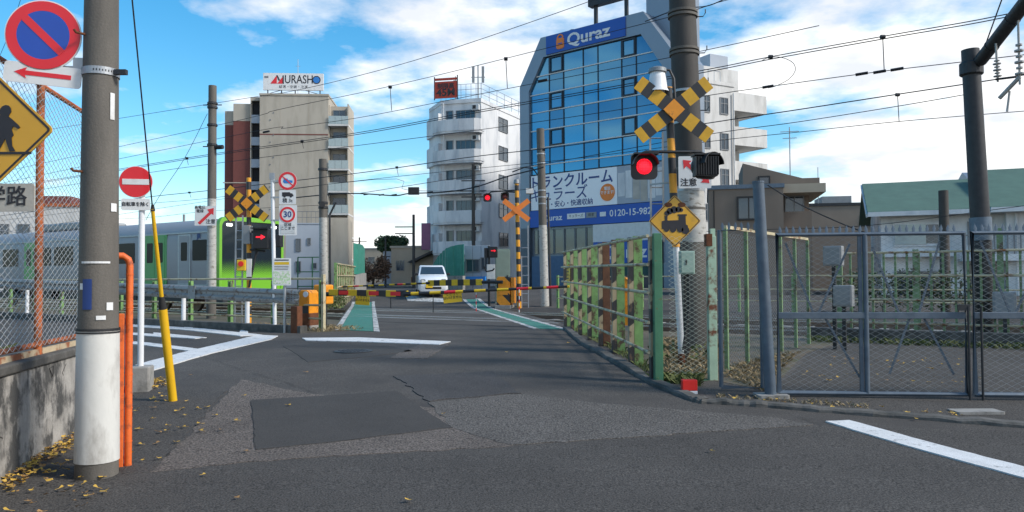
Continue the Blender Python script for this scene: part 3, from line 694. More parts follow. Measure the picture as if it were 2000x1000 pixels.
# no-entry sign
p = G(276, 752); dd = 9.6; p = GD(276, dd, road_z)
ne = thing('no_entry_sign', 'round red no entry sign on a white pole in a concrete block', 'road sign', p, R(12))
zz = lambda y: zpx(y, dd) - p.z
MB().bb(-.13, .13, -.13, .13, -.05, zz(714)).build('concrete_base', 'concrete', ne, bev=.02)
MB().tube([(0, .0, 0), (0, .0, zz(330))], .037, 16).build('post', 'white_paint', ne, smooth=True)
cz = zz(356); r = .198; xo = -.06
MB().disc((xo, cz), r, -.052, -.045, 40).build('disc', 'white_plate', ne)
MB().disc((xo, cz), r * .965, -.055, -.0525, 40).build('red_field', 'sign_red', ne)
MB().bb(xo - r * .78, xo + r * .78, -.059, -.0555, cz - .035, cz + .035).build('white_bar', 'white_plate', ne)
z2 = zz(400); pl = MB().pr(rrect(.335, .145, .02, cx=xo, cz=z2), -.052, -.045).build('text_plate', 'white_plate', ne)
text('plate_text', '自転車を除く', .0585, 'sign_black', pl, (xo, -.054, z2), off=.0006, sx=.93)
mb = MB()
for z in (cz, z2): mb.bb(-.05, .05, -.045, .042, z - .02, z + .02)
mb.build('clamp', 'galv', ne)
# ------- guardrail with white posts
gr = thing('guardrail', 'rusty edged steel guardrail along the left side street', 'guardrail', (GR0.x, GR0.y, .35), math.atan2(GRD.y, GRD.x))
prof = [(0, -.17), (-.03, -.165), (-.075, -.11), (-.075, -.075), (-.02, -.03), (-.02, .03), (-.075, .075), (-.075, .11), (-.03, .165), (0, .17)]
prof = [(-y, z) for y, z in prof]
th = [(y - .005, z) for y, z in prof[::-1]]
tilt = .022; zb0 = .835
secs = [[(x, y + .1, z + zb0 + tilt * x) for y, z in prof + th] for x in (0, 26)]
MB().loft(secs).build('beam', 'guardrail', gr, smooth=True)
mb = MB(); 
for x in (4.0, 8.0, 12, 16, 20, 24): mb.bb(x - .15, x + .15, .17, .182, zb0 + tilt * x - .17, zb0 + tilt * x + .17)
mb.build('beam_joint', 'guardrail', gr)
for x in (2.0, 4.6, 7.2, 9.8, 13, 17, 21): MB().tube([(x, 0, -.1), (x, 0, zb0 + tilt * x - .05)], .057, 14).build('post', 'white_paint', gr, smooth=True)
mb = MB()
for i in range(14): mb.add([(.06 + (i % 3) * .12, .185, zb0 - .1 + (i // 3) * .05), (.085 + (i % 3) * .12, .185, zb0 - .1 + (i // 3) * .05), (.085 + (i % 3) * .12, .185, zb0 - .075 + (i // 3) * .05), (.06 + (i % 3) * .12, .185, zb0 - .075 + (i // 3) * .05)], [(0, 1, 2, 3)])
mb.build('bolt', 'rust', gr)
MB().bb(-.01, .22, .02, .19, -.1, .62).build('end_block', 'rust', gr, bev=.02)
# ------- rail fence behind it
f0 = GR0 + Vector((NDIR.x, NDIR.y, 0)) * .62 - GRD * .05
rf = thing('rail_fence', 'green post fence with pale pipe rails behind the guardrail', 'fence', (f0.x, f0.y, .35), math.atan2(GRD.y, GRD.x))
for z in (1.26, .62, .3): MB().tube([(0, .06, z), (27, .06, z + (.02 if z > 1 else 0))], .026, 8).build('pipe_rail', 'fence_cream', rf, smooth=True)
for i in range(16):
    x = .1 + i * 1.72
    MB().bb(x - .06, x - .02, -.05, .03, -.1, 1.22).bb(x + .03, x + .07, -.05, .03, -.1, 1.22).bb(x - .02, x + .03, -.03, -.015, -.1, 1.22).build('post', 'fence_green', rf)
MB().bb(-.06, .02, .02, .1, -.1, 1.36).build('end_post', 'fence_cream', rf)
# ------- traffic sign pole
p = G(537, 648); dd = p.y
tp = thing('traffic_sign_pole', 'tall white pole with truck ban, weight and thirty limit signs', 'road sign', p, R(0))
zz = lambda y: EYE.z + (545 - y) / F * dd - p.z
xx = lambda x: (x - 537) / F * dd
MB().tube([(0, 0, -.05), (xx(531) , 0, zz(338))], .045, 14).build('post', 'white_paint', tp, smooth=True)
MB().bb(xx(531) - .06, xx(531) + .05, -.05, .05, zz(350), zz(337)).build('pole_cap', 'galv', tp)
xs = xx(562); r = .21
def roundsign(z, rr, inner='white_plate'):
    a_ = MB().disc((xs, z), rr, -.055, -.048, 36).build('disc', 'white_plate', tp)
    MB().ring((xs, z), rr * .72, rr * .98, -.059, -.0555, 36).build('red_ring', 'sign_red', a_); return a_
s1 = roundsign(zz(353), .222)
MB().pr([(xs - .11, zz(353) - .02), (xs - .09, zz(353) + .05), (xs - .01, zz(353) + .06), (xs + .02, zz(353) + .02), (xs + .12, zz(353) + .01), (xs + .12, zz(353) - .04), (xs + .06, zz(353) - .06), (xs - .07, zz(353) - .06)], -.058, -.0555).build('truck_symbol', 'sign_blue_lt', s1)
MB(lambda p: Matrix.Rotation(R(42), 3, 'Y') @ (p - Vector((xs, 0, zz(353)))) + Vector((xs, 0, zz(353)))).bb(xs - .17, xs + .17, -.061, -.0585, zz(353) - .014, zz(353) + .014).build('red_slash', 'sign_red', s1)
z = zz(385); s2 = MB().pr(rrect(.40, .34, .02, cx=xs, cz=z), -.055, -.048).build('weight_plate', 'white_plate', tp)
MB().pr([(xs - .13, z + .02), (xs - .13, z + .12), (xs + .06, z + .12), (xs + .06, z + .10), (xs + .11, z + .09), (xs + .14, z + .05), (xs + .14, z + .02)], -.058, -.0555).disc((xs - .07, z + .02), .03, -.0585, -.0556, 12).disc((xs + .08, z + .02), .03, -.0585, -.0556, 12).build('truck_symbol', 'sign_black', s2)
text('plate_text', '積 3t', .115, 'sign_black', s2, (xs, -.057, z - .085), off=.001)
s3 = MB().pr(rrect(.43, .72, .02, cx=xs + .01, cz=zz(430)), -.05, -.044).build('back_plate', 'white_plate', tp)
s4 = roundsign(zz(419), .19); s4.name = 'speed_disc'
text('plate_text', '30', .2, 'sign_navy', s4, (xs, -.0575, zz(419)), off=.004)
MB().pr(rrect(.34, .22, .01, cx=xs + .01, cz=zz(447)), -.056, -.0505).build('zone_plate', 'box_white', tp)
text('plate_text', '区域\nここまで', .085, 'sign_black', tp, (xs + .01, -.058, zz(447) + .055), off=.0005)
for yy in (353, 385, 430): MB().bb(xx(531) - .04, xs + .02, -.044, -.02, zz(yy) - .02, zz(yy) + .02).build('bracket', 'galv', tp)
# ------- map board on a grey post
p = G(556, 650); dd = p.y
mbd = thing('map_board', 'small route map board on a thin grey post by the guardrail', 'notice board', p)
zz = lambda y: EYE.z + (545 - y) / F * dd - p.z
MB().tube([(0, 0, -.05), (0, 0, zz(520))], .032, 12).build('post', 'galv', mbd, smooth=True)
z0, z1 = zz(557), zz(504); w = 36 / F * dd; cx = (551 - 556) / F * dd
bd = MB().pr(rrect(w, z1 - z0, .02, cx=cx, cz=(z0 + z1) / 2), -.05, -.038).build('board', 'white_plate', mbd)
MB().bb(cx - w * .46, cx + w * .46, -.053, -.0505, z0 + .03, z0 + (z1 - z0) * .52).build('map_picture', 'pink_map', bd)
MB().bb(cx - w * .40, cx + w * .40, -.053, -.0505, z0 + (z1 - z0) * .76, z0 + (z1 - z0) * .86).build('yellow_heading', 'plate_yellow', bd)
mb = MB(); rn = random.Random(5)
for i in range(3):
    MB; zq = z0 + (z1 - z0) * (.57 + .06 * i); mb.bb(cx - w * .4, cx + w * rn.uniform(.2, .42), -.0525, -.0505, zq, zq + .012)
mb.bb(cx - w * .38, cx + w * .38, -.0525, -.0505, z0 + (z1 - z0) * .91, z0 + (z1 - z0) * .95)
mb.build('small_print', 'sign_black', bd)
# ================================================================== LEVEL CROSSING
def crossbuck(parent, c, L, w, m='cross_stripe', back=False):
    """two crossed striped boards and a centre square"""
    for sg in (1, -1):
        TT = lambda p, sg=sg: Matrix.Rotation(R(sg * 38), 3, 'Y') @ p
        o = MB().pr(rrect(L, w, .01, 2), -.006, .006).build('cross_board', m, parent)
        o.location = (c[0], c[1] - (.014 if sg > 0 else 0), c[2]); o.rotation_euler = (0, R(sg * 38), 0)
    o = MB().pr([(0, -w * .72), (w * .72, 0), (0, w * .72), (-w * .72, 0)], -.006, .006).build('cross_centre', 'machine_orange' if not back else m, parent); o.location = (c[0], c[1] - .028, c[2])
def flash_lamp(parent, c, lit, s=.175, rz=0, nm='flashing_lamp'):
    e = MB(); hood = []
    e.lathe([(s * .2, -.16), (s * .8, -.15), (s, -.08), (s, 0)], 20)
    o = e.build(nm, 'black', parent, smooth=True); o.location = c; o.rotation_euler = (R(90), 0, rz)
    # square backing plate, hood and lens as pieces of the lamp
    MB().pz(rrect(s * 2.25, s * 2.2, s * .45, 5), -.012, .012).build('backing_plate', 'black', o)
    hb = MB(); n = 14; vs = []
    for i in range(n + 1):
        a = R(10 + 160 * i / n)
        for rr in (s * 1.04, s * 1.09):
            for zz in (0, -.0): vs.append((rr * math.cos(a), rr * math.sin(a), -.005))
            vs.append((rr * math.cos(a), rr * math.sin(a), .24 if True else 0))
    hb = MB()
    for i in range(n):
        a0, a1 = R(5 + 170 * i / n), R(5 + 170 * (i + 1) / n); q = []
        for a in (a0, a1):
            for rr in (s * 1.03, s * 1.09): q += [(rr * math.cos(a), rr * math.sin(a), .012), (rr * math.cos(a), rr * math.sin(a), .2)]
        hb.add(q, [(0, 1, 5, 4), (2, 6, 7, 3), (1, 3, 7, 5), (0, 4, 6, 2)])
    hb.build('hood', 'black', o)
    MB().lathe([(s * .68, .013), (s * .64, .03), (s * .4, .045), (s * .01, .05)], 20).build('lens', 'lamp_red' if lit else 'lamp_dim', o, smooth=True)
    return o
def bell_top(parent, c, s=1.):
    o = MB().lathe([(.02, .24), (.06, .235), (.10, .20), (.115, .12), (.13, .0), (.16, -.06), (.15, -.06), (.05, -.02)], 20).build('alarm_speaker', 'white_paint', parent, smooth=True); o.location = c; o.scale = (s, s, s)
    MB().lathe([(.125, .21), (.12, .26), (.06, .285), (.01, .29)], 16).build('speaker_cap', 'box_grey', o, smooth=True)
# ------- near right signal
p = G(1332, 722); dd = p.y
sg = thing('crossing_signal', 'level crossing signal with lit red lamp beside the green barrier fence', 'crossing signal', p)
def zz(y, d=None): return EYE.z + (541 - y) / F * dd - p.z
def xx(x): return (x - 1332) / F * dd
ax = lambda y: xx(1332 - (722 - y) * .037)
MB().tube([(0, 0, -.1), (ax(690), 0, zz(690))], .05, 14).build('rusty_foot', 'rust', sg, smooth=True)
MB().tube([(ax(722), 0, zz(716)), (ax(480), 0, zz(480))], .045, 14).build('white_post', 'white_paint', sg, smooth=True)
MB().tube([(ax(482), 0, zz(482)), (ax(168), 0, zz(168))], .056, 16).build('striped_post', 'pole_stripe', sg, smooth=True)
xc = ax(215)
crossbuck(sg, (xx(1319), -.09, zz(215)), 1.27, .21)
MB().bb(ax(215) - .06, ax(215) + .06, -.08, .06, zz(215) - .05, zz(215) + .05).build('cross_clamp', 'steel_dark', sg)
MB().tube([(xx(1256), -.05, zz(300)), (xx(1265), -.05, zz(296)), (xx(1372), -.05, zz(297)), (xx(1380), -.05, zz(303))], .022, 10).build('lamp_arm', 'black', sg, smooth=True)
flash_lamp(sg, (xx(1259), -.14, zz(327)), True, .165, 0); flash_lamp(sg, (xx(1378), -.10, zz(326)), False, .165, R(28))
MB().bb(xx(1236), xx(1283), -.33, .0, zz(306), zz(303)).build('lamp_visor', 'black', sg)
MB().bb(xx(1354), xx(1402), -.28, .0, zz(307), zz(304)).build('lamp_visor', 'black', sg)
mb = MB()
mb.bb(xx(1355), xx(1398), -.24, -.06, zz(347), zz(309))
for i in range(10): mb.bb(xx(1355) + i * .034, xx(1355) + i * .034 + .014, -.27, -.24, zz(345), zz(310))
mb.build('louvre', 'black', sg)
bell_top(sg, (xx(1291), .02, zz(168)), 1.05)
MB().tube([(xx(1291), 0.02, zz(140)), (xx(1300), .02, zz(132)), (xx(1315), .02, zz(133)), (xx(1323), .02, zz(150)), (xx(1325), .02, zz(200))], .02, 8).build('speaker_arm', 'steel_dark', sg, smooth=True)
# ladder beside it
mb = MB(); mb.bar((xx(1281), .25, zz(470)), (xx(1281), .25, zz(250)), .025, .025).bar((xx(1306), .25, zz(470)), (xx(1306), .25, zz(250)), .025, .025)
for i in range(7): z = zz(262 + i * 33); mb.tube([(xx(1281), .25, z), (xx(1306), .25, z)], .01, 6)
for y in (355, 460): mb.bar((xx(1281), .25, zz(y)), (ax(y), 0, zz(y)), .03, .02)
mb.build('ladder', 'galv', sg)
# yellow diamond with a steam locomotive
cz = zz(432); cx = xx(1319); k = .37
def rdi(k, rr, cx, cz):
    o = []
    for px_, pz_, a0 in ((0, -1, -135), (1, 0, -45), (0, 1, 45), (-1, 0, 135)):
        c0, c1 = px_ * (k - rr * 1.414), pz_ * (k - rr * 1.414)
        for i in range(5): a = R(a0 + 90 * i / 4); o.append((cx + c0 + rr * math.cos(a), cz + c1 + rr * math.sin(a)))
    return o
dm = thing('railway_warning_sign', 'rusty yellow diamond sign with a black steam locomotive', 'road sign', p + Vector((cx, -.075, 0)))
MB().pr(rdi(k, .03, 0, cz), -.004, .004).build('plate', 'sign_yellow', dm)
o1, o2 = rdi(k * .97, .022, 0, cz), rdi(k * .925, .015, 0, cz); n = len(o1)
MB().add([(x, -.0055, z) for x, z in o1] + [(x, -.0055, z) for x, z in o2], [(i, (i + 1) % n, (i + 1) % n + n, i + n) for i in range(n)]).build('border', 'sign_black', dm)
lo = MB(lambda q: Vector((q.x * .92 + .0, q.y, q.z * .92 + cz - .02)))
lo.pr([(-.20, -.10), (-.20, .02), (-.13, .04), (-.10, .03), (.06, .035), (.06, .10), (.045, .10), (.045, .125), (.185, .125), (.185, .10), (.165, .10), (.17, -.03), (.20, -.05), (.20, -.10)], -.008, -.0055)
lo.disc((-.13, -.10), .045, -.009, -.0056, 14).disc((-.03, -.105), .05, -.009, -.0056, 14).disc((.08, -.105), .05, -.009, -.0056, 14).disc((.16, -.12), .06, -.009, -.0056, 14)
lo.pr([(-.15, .03), (-.16, .10), (-.11, .10), (-.115, .03)], -.0082, -.0056)
lo.disc((-.12, .14), .04, -.0085, -.0057, 12).disc((-.075, .175), .05, -.0085, -.0057, 12).disc((-.01, .195), .055, -.0085, -.0057, 12).disc((.055, .20), .045, -.0085, -.0057, 12).disc((.1, .19), .03, -.0085, -.0057, 12)
lo.build('locomotive_symbol', 'sign_black', dm)
for sx in (-.09, .1): MB().disc((sx, cz + k - .14), .035, -.0075, -.0045, 12, sx=1.6).build('rust_stain', 'rust', dm)
MB().bb(-.05, .06, .003, .07, cz + .1, cz + .14).bb(-.05, .06, .003, .07, cz - .14, cz - .1).build('clamp', 'galv', dm)
# red and white reflector block at the foot
q = G(1346, 768)
rb = thing('reflector_block', 'small red block with white edge on the kerb corner', 'reflector', (q.x, q.y, road_z(q.x, q.y)))
MB().bb(-.09, .09, -.05, .05, .035, .165).build('red_body', 'red_plastic', rb, bev=.008)
MB().bb(-.09, .09, -.05, .05, -.02, .033).build('white_foot', 'white_paint', rb, bev=.004)
# ------- concrete power pole behind it
dd = 12.6; p = GD(1358, dd); 
def zz(y): return EYE.z + (541 - y) / F * dd - p.z
cp = thing('power_pole', 'thick banded concrete power pole behind the right crossing signal', 'utility pole', p)
lean = -.028
def cpt(y): return Vector(((lean * zz(y)), 0, zz(y)))
MB().tube([(0, 0, -.1), cpt(375)], [.245, .232], 32).build('lower_shaft', 'pole_concrete', cp, smooth=True)
MB().tube([cpt(474), cpt(364)], [.243, .238], 32).build('white_section', 'pole_white', cp, smooth=True)
MB().tube([cpt(376), cpt(-500)], [.232, .19], 32).build('upper_shaft', 'pole_dark', cp, smooth=True)
for y in (20, 95, 178, 240, 330, 372, 408, 28, 103):
    c = cpt(y); MB().lathe([(.236, -.022), (.243, -.02), (.243, .02), (.236, .022)], 28, c=c).build('steel_band', 'galv' if y in (240, 372, 178) else 'pole_concrete', cp, smooth=True)
for y in (30, 102, 165, 215, 268, 352):
    c = cpt(y); MB().tube([c + Vector((.2, -.05, 0)), c + Vector((.32, -.06, 0)), c + Vector((.36, -.06, .06)), c + Vector((.36, -.06, .12))], .009, 6).build('step_bolt', 'steel_dark', cp)
    
# caution plate on the pole
cl = thing('caution_plate', 'white caution plate with slanting red double arrow on the pole', 'road sign', p + cpt(340) + Vector((.03, -.27, 0)), R(-3))
w, h = .52, .52
MB().pr(rrect(w, h, .02), -.004, .004).build('plate', 'white_plate', cl)
ar = [(-.19, .2), (-.175, .05), (-.135, .1), (.13, -.13), (.09, -.165), (.23, -.18), (.21, -.04), (.175, -.085), (-.09, .145), (-.05, .185)]
MB().pr(ar, -.008, -.0045).build('red_arrow', 'sign_red', cl)
text('plate_text', '注意', .135, 'sign_black', cl, (-.10, -.006, -.17), off=.002)
# ------- near left signal
dd = 21.6; p = GD(487, dd)
def zz(y): return EYE.z + (545 - y) / F * dd - p.z
def xx(x): return (x - 487) / F * dd
sg = thing('crossing_signal', 'level crossing signal with red direction arrow in front of the green train', 'crossing signal', p)
MB().tube([(0, 0, -.1), (xx(485), 0, zz(346))], .065, 16).build('striped_post', 'pole_stripe', sg, smooth=True)
crossbuck(sg, (xx(484), -.1, zz(397)), 1.42, .235)
mb = MB(); mb.bar((xx(460), -.05, -.05), (xx(462), -.05, zz(420)), .04, .03).bar((xx(474), -.05, -.05), (xx(475), -.05, zz(420)), .04, .03)
for i in range(11): z = zz(432 + i * 18); mb.tube([(xx(461), -.05, z), (xx(474), -.05, z)], .014, 6)
mb.build('ladder', 'galv', sg)
MB().bb(xx(478), xx(491), -.16, .1, zz(476), zz(440)).build('relay_box', 'box_grey', sg, bev=.01)
ib = MB().bb(xx(498), xx(527), -.18, .1, zz(486), zz(447)).build('direction_box', 'black', sg, bev=.02)
cx, cz = xx(512), zz(463)
MB().pr([(cx - .12, cz + .02), (cx + .02, cz + .02), (cx + .02, cz + .07), (cx + .14, cz), (cx + .02, cz - .07), (cx + .02, cz - .02), (cx - .12, cz - .02)], -.19, -.181).build('red_arrow_light', 'lamp_red', ib)
MB().bb(xx(496), xx(529), -.34, -.181, zz(447), zz(445)).build('visor', 'black', ib)
MB().bb(xx(537), xx(549), -.1, .2, zz(482), zz(458)).build('side_lamp_box', 'black', sg, bev=.015)
MB().tube([(0, 0, zz(452)), (xx(505), 0, zz(452))], .03, 8).build('lamp_arm', 'black', sg)
MB().tube([(0, -.02, zz(487)), (xx(500), -.05, zz(488)), (xx(520), -.1, zz(490))], .03, 8).build('lower_arm', 'black', sg)
MB().tube([(xx(503), -.08, zz(487)), (xx(497), -.1, zz(520)), (xx(489), -.09, zz(560))], .03, 8).build('cable_loop', 'rubber', sg, smooth=True)
eb = MB().bb(xx(468), xx(484), -.22, -.06, zz(528), zz(507)).build('emergency_button_box', 'plate_yellow', sg, bev=.01)
MB().disc((xx(476), zz(515)), .075, -.245, -.221, 20).build('red_button', 'red_plastic', eb)
MB().bb(xx(485), xx(494), -.16, -.07, zz(540), zz(505)).build('junction_box', 'box_white', sg)
# ------- concrete poles: shared maker
def pole(name, label, px, y_top, d, r0, r1, white=None, lean=0., z_extra=0, dark_top=None, grp=None, mat_='pole_concrete'):
    p = GD(px, d); yh = 543 - (px - 1000) * .005
    zf = lambda y: EYE.z + (yh - y) / F * d - p.z
    t = thing(name, label, 'utility pole', p); H = zf(y_top); tp_ = Vector((lean * H, 0, H))
    at = lambda z: Vector((lean * z, 0, z)); rr = lambda z: r0 + (r1 - r0) * z / H
    segs = [(-.1, H, mat_)]
    if white: segs = [(-.1, zf(white[1]), mat_), (zf(white[1]), zf(white[0]), 'pole_white'), (zf(white[0]), H, mat_ if not dark_top else dark_top)]
    for (a, b, m), nm in zip(segs, ('lower_shaft', 'white_section', 'upper_shaft') if len(segs) == 3 else ('shaft',)):
        MB().tube([at(a), at(b)], [rr(a), rr(b)], 20).build(nm, m, t, smooth=True)
    return t, zf, at, rr
t, zf, at, rr = pole('trackside_pole', 'slim concrete trackside pole in front of the train, its foot whitish', 413, 165, 24.6, .15, .125, white=(388, 575), dark_top='pole_concrete')
for y in (200, 208, 243, 282): MB().lathe([(.145, -.04), (.16, -.03), (.16, .03), (.145, .04)], 16, c=at(zf(y))).build('steel_band', 'steel_dark', t)
MB().tube([at(zf(287)), at(zf(287)) + Vector((.38, -.1, 0))], .07, 10).build('insulator_arm', 'black', t)
for i, y in enumerate((203, 285)): MB().tube([at(zf(y)) + Vector((-.3, 0, 0)), at(zf(y)) + Vector((.3, 0, 0))], .018, 6).build('cross_arm', 'steel_dark', t)
pl = thing('caution_plate', 'white high voltage caution plate with red arrow on the left pole', 'road sign', Vector(t.location) + at(zf(422)) + Vector((-.14, -.17, 0)))
w = .68; MB().pr(rrect(w, .62, .02), -.004, .004).build('plate', 'white_plate', pl)
MB().pr([(-.24, -.22), (.12, .12), (.06, .2), (.27, .25), (.26, .02), (.2, .07), (-.17, -.28)], -.008, -.0045).build('red_arrow', 'sign_red', pl)
text('plate_text', '高電圧\n電線', .12, 'sign_black', pl, (-.17, -.006, .21), off=.001); text('plate_text', '注意', .16, 'sign_black', pl, (.17, -.006, -.19), off=.002)
t, zf, at, rr = pole('trackside_pole', 'concrete pole behind the left barrier, lower half pale', 633, 310, 36.5, .22, .18, white=(425, 600), lean=-.01)
for y in (330, 396, 405): MB().lathe([(.2, -.06), (.23, -.05), (.23, .05), (.2, .06)], 16, c=at(zf(y))).build('steel_band', 'steel_dark', t)
MB().tube([at(zf(400)) + Vector((0, -.2, 0)), at(zf(400)) + Vector((.05, -.4, 0))], .14, 10).build('lamp_head', 'black', t)
MB().tube([at(zf(600)) + Vector((.3, 0, 0)), at(zf(420)) + Vector((.3, 0, 0)), at(zf(395)) + Vector((.6, 0, 0))], .05, 8).build('conduit', 'steel_dark', t)
t, zf, at, rr = pole('trackside_pole', 'concrete pole in front of the glass building, pale below, brown above', 1064, 250, 31.5, .175, .16, white=(440, 598), lean=-.02, dark_top='pole_concrete')
for y in (300, 318, 372, 385, 398): MB().lathe([(.165, -.03), (.18, -.025), (.18, .025), (.165, .03)], 16, c=at(zf(y))).build('steel_band', 'galv', t)
MB().tube([at(zf(345)) + Vector((-.1, 0, 0)), at(zf(328)) + Vector((-.35, 0, 0)), at(zf(326)) + Vector((-.7, 0, 0)), at(zf(335)) + Vector((-1.2, 0, 0))], .025, 8).build('cable_arm', 'steel_dark', t, smooth=True)
MB().tube([at(zf(598)) + Vector((.24, 0, 0)), at(zf(385)) + Vector((.24, 0, 0))], .045, 8).build('conduit', 'steel_dark', t)
MB().bb(-.75, -.45, -.2, .15, zf(378), zf(368)).build('camera_box', 'box_white', t)
t, zf, at, rr = pole('trackside_pole', 'short dark cut pole in front of the green roofed house', 1846, 372, 24, .15, .14, mat_='pole_dark')
# ------- right catenary mast with beam
p = TR(0, 0); d = 14.1; p = GD(1915, d)
cm = thing('catenary_mast', 'dark steel catenary mast with slanting pipe beam at the right edge', 'catenary mast', p)
zf = lambda y: EYE.z + (538.5 - y) / F * d - p.z
at = lambda y: Vector((-.036 * zf(y) + .1, 0, zf(y)))
MB().tube([at(540 + 200), at(94)], [.175, .15], 24).build('mast', 'steel_dark', cm, smooth=True)
MB().tube([at(470), at(425)], [.182, .18], 24).build('grey_sleeve', 'galv_blue', cm, smooth=True)
MB().lathe([(.18, -.12), (.2, -.1), (.2, .1), (.18, .12)], 18, c=at(132)).build('collar', 'steel_dark', cm)
b1 = P(1915, 118, d - .2) - p; b2 = P(2080, -95, 11.2) - p
MB().tube([b1, b2], .115, 16).build('beam', 'steel_dark', cm, smooth=True)
for i in range(3): q = b1.lerp(b2, .16 + .27 * i); MB().tube([q - (b2 - b1) * .006, q + (b2 - b1) * .006], .125, 14).build('beam_collar', 'steel_dark', cm)
MB().tube([b1.lerp(b2, .05) + Vector((0, 0, .12)), b1.lerp(b2, .6) + Vector((-.25, 0, .42)), b1.lerp(b2, 1) + Vector((-.1, 0, .3))], .012, 6).build('stay_wire', 'wire', cm)
def insul(x, y0, y1, dd=13.2, r=.045):
    a_, b_ = P(x, y0, dd) - p, P(x + 4, y1, dd) - p; m_ = MB().tube([a_, b_], .018, 8)
    for i in range(6): q = a_.lerp(b_, .45 + i * .08); m_.tube([q - (b_ - a_) * .012, q + (b_ - a_) * .012], r + .02 * (i % 2), 10)
    return m_
insul(1945, 85, 160).build('insulator', 'insulator', cm); insul(1988, 25, 165, 12.6, .05).build('insulator', 'insulator', cm)
MB().tube([P(1945, 155, 13.2) - p, P(1985, 150, 12.9) - p], .02, 6).build('hanger_bar', 'steel_dark', cm)
MB().tube([P(1992, 150, 12.6) - p, P(1952, 192, 12.9) - p], .035, 8).build('steady_arm', 'insulator', cm)
MB().tube([P(1972, 178, 12.8) - p, P(1967, 218, 12.8) - p], .018, 6).build('drop_bar', 'insulator', cm)
# ------- barrier machines and booms
def machine(name, label, p, w, dp, h, rz, top=True, m='machine_orange'):
    t = thing(name, label, 'barrier machine', p, rz)
    MB().bb(-w * .6, w * .6, -dp * .6, dp * .6, -.05, .12).build('foundation', 'concrete', t, bev=.01)
    MB().pr([(-w / 2, .12), (w / 2, .12), (w / 2, h - .06), (w / 2 - .06, h), (-w / 2 + .06, h), (-w / 2, h - .06)], -dp / 2, dp / 2).build('housing', m, t, bev=.015)
    MB().bb(-w * .36, w * .36, -dp / 2 - .012, -dp / 2 - .001, h * .42, h * .86).build('door', 'machine_orange', t, bev=.005)
    return t
pm = G(603, 640); pm = GD(603, 18.9, road_z)
ml = machine('barrier_machine', 'orange barrier machine at the left end of the near boom', pm, .30, .4, .98, R(-20))
MB().bb(-.13, .17, -.3, .2, -.02, .42).build('rusty_base', 'rust', ml)
MB().disc((.06, .88), .07, -.225, -.205, 16).build('warning_lamp', 'lamp_white', ml).data.materials[0] = MATS['white_plate']
MB().bb(-.02, .14, -.24, -.215, .3, .6).build('crank_cover', 'steel_dark', ml)
mh_ = thing('boom_mount', 'orange boom mount with black swivel behind the left barrier machine', 'barrier machine', GD(632, 20.2, road_z), R(-20))
hh = lambda y, d: EYE.z + (545 - y) / F * d - .35
MB().tube([(0, 0, -.05), (0, 0, hh(585, 20.2))], .09, 14).build('pedestal', 'steel_dark', mh_, smooth=True)
MB().bb(-.2, .2, -.18, .18, hh(594, 20.2), hh(556, 20.2)).build('head', 'machine_orange', mh_, bev=.04)
MB().tube([(-.3, -.22, hh(575, 20.2)), (.42, -.22, hh(574, 20.2))], .06, 10).build('swivel', 'black', mh_)
A = P(643, 571, 19.6); B = P(797, 574, 18.75); C_ = P(1112, 559.5, 17.9)
def boom(name, label, A, B, C_, hgt, plates, hang):
    o, an, l = frame_of(A, B); t = thing(name, label, 'barrier boom', A, an); l3 = (B - A).length
    ay = -math.asin((B - A).z / l3)
    ob = MB().bb(0, l3, -.025, .025, -hgt / 2, hgt / 2).build('striped_sleeve', 'boom_stripe', t, bev=.01); ob.rotation_euler = (0, ay, 0)
    mb = MB()
    for x in (.45, 1.33, 1.95 if l3 > 1.9 else .9):
        if x < l3 - .2: q = MB().bb(x - .14, x + .14, -.032, -.0255, -hgt * .32, hgt * .32).build('red_reflector', 'sign_red', t); q.rotation_euler = (0, ay, 0)
    o2, an2, l2 = frame_of(B, C_); l4 = (C_ - B).length
    rod = MB().tube([(0, 0, 0), (l4, 0, 0)], [.04, .03], 12).build('thin_rod', 'boom_stripe', t, smooth=True)
    rel = Matrix.Rotation(-an, 3, 'Z') @ (B - A); rod.location = rel; rod.rotation_euler = (0, -math.asin((C_ - B).z / l4), an2 - an)
    mb = MB()
    for f in (.27, .72, .9): MB().tube([(l4 * f - .14, 0, 0), (l4 * f + .14, 0, 0)], .0425 - .01 * f, 12).build('red_band', 'sign_red', rod)
    MB().tube([(-.1, 0, 0), (.08, 0, 0)], .06, 12).build('joint', 'black', rod)
    return t, an
bt, an = boom('barrier_boom', 'near striped barrier boom lowered across the road', A, B, C_, .155, 0, 0)
# hanging notice plates and rods
def notice(label, px, py, d, w=.42, h=.22, rz=0, tilt=0):
    c = P(px, py, d); t = thing('boom_notice', label, 'sign', c, rz)
    a_ = MB().pr(rrect(w, h, .015), -.004, .004).build('plate', 'plate_yellow', t)
    text('plate_text', 'くぐって\nはいけません', .078, 'sign_black', t, (0, -.006, .048), off=.0005)
    a_ = MB().tube([(-w * .3, .01, h / 2 - .01), (-w * .3, .01, h / 2 + .1)], .006, 6).tube([(w * .3, .01, h / 2 - .01), (w * .3, .01, h / 2 + .1)], .006, 6).build('hook', 'wire', t); t.rotation_euler = (0, R(tilt), rz)
notice('yellow notice plate hanging below the thick part of the near boom', 708, 587, 19.2, rz=R(-25), tilt=3)
notice('yellow notice plate hanging below the middle of the near boom', 884, 582, 18.5, w=.46, rz=R(-8), tilt=-6)
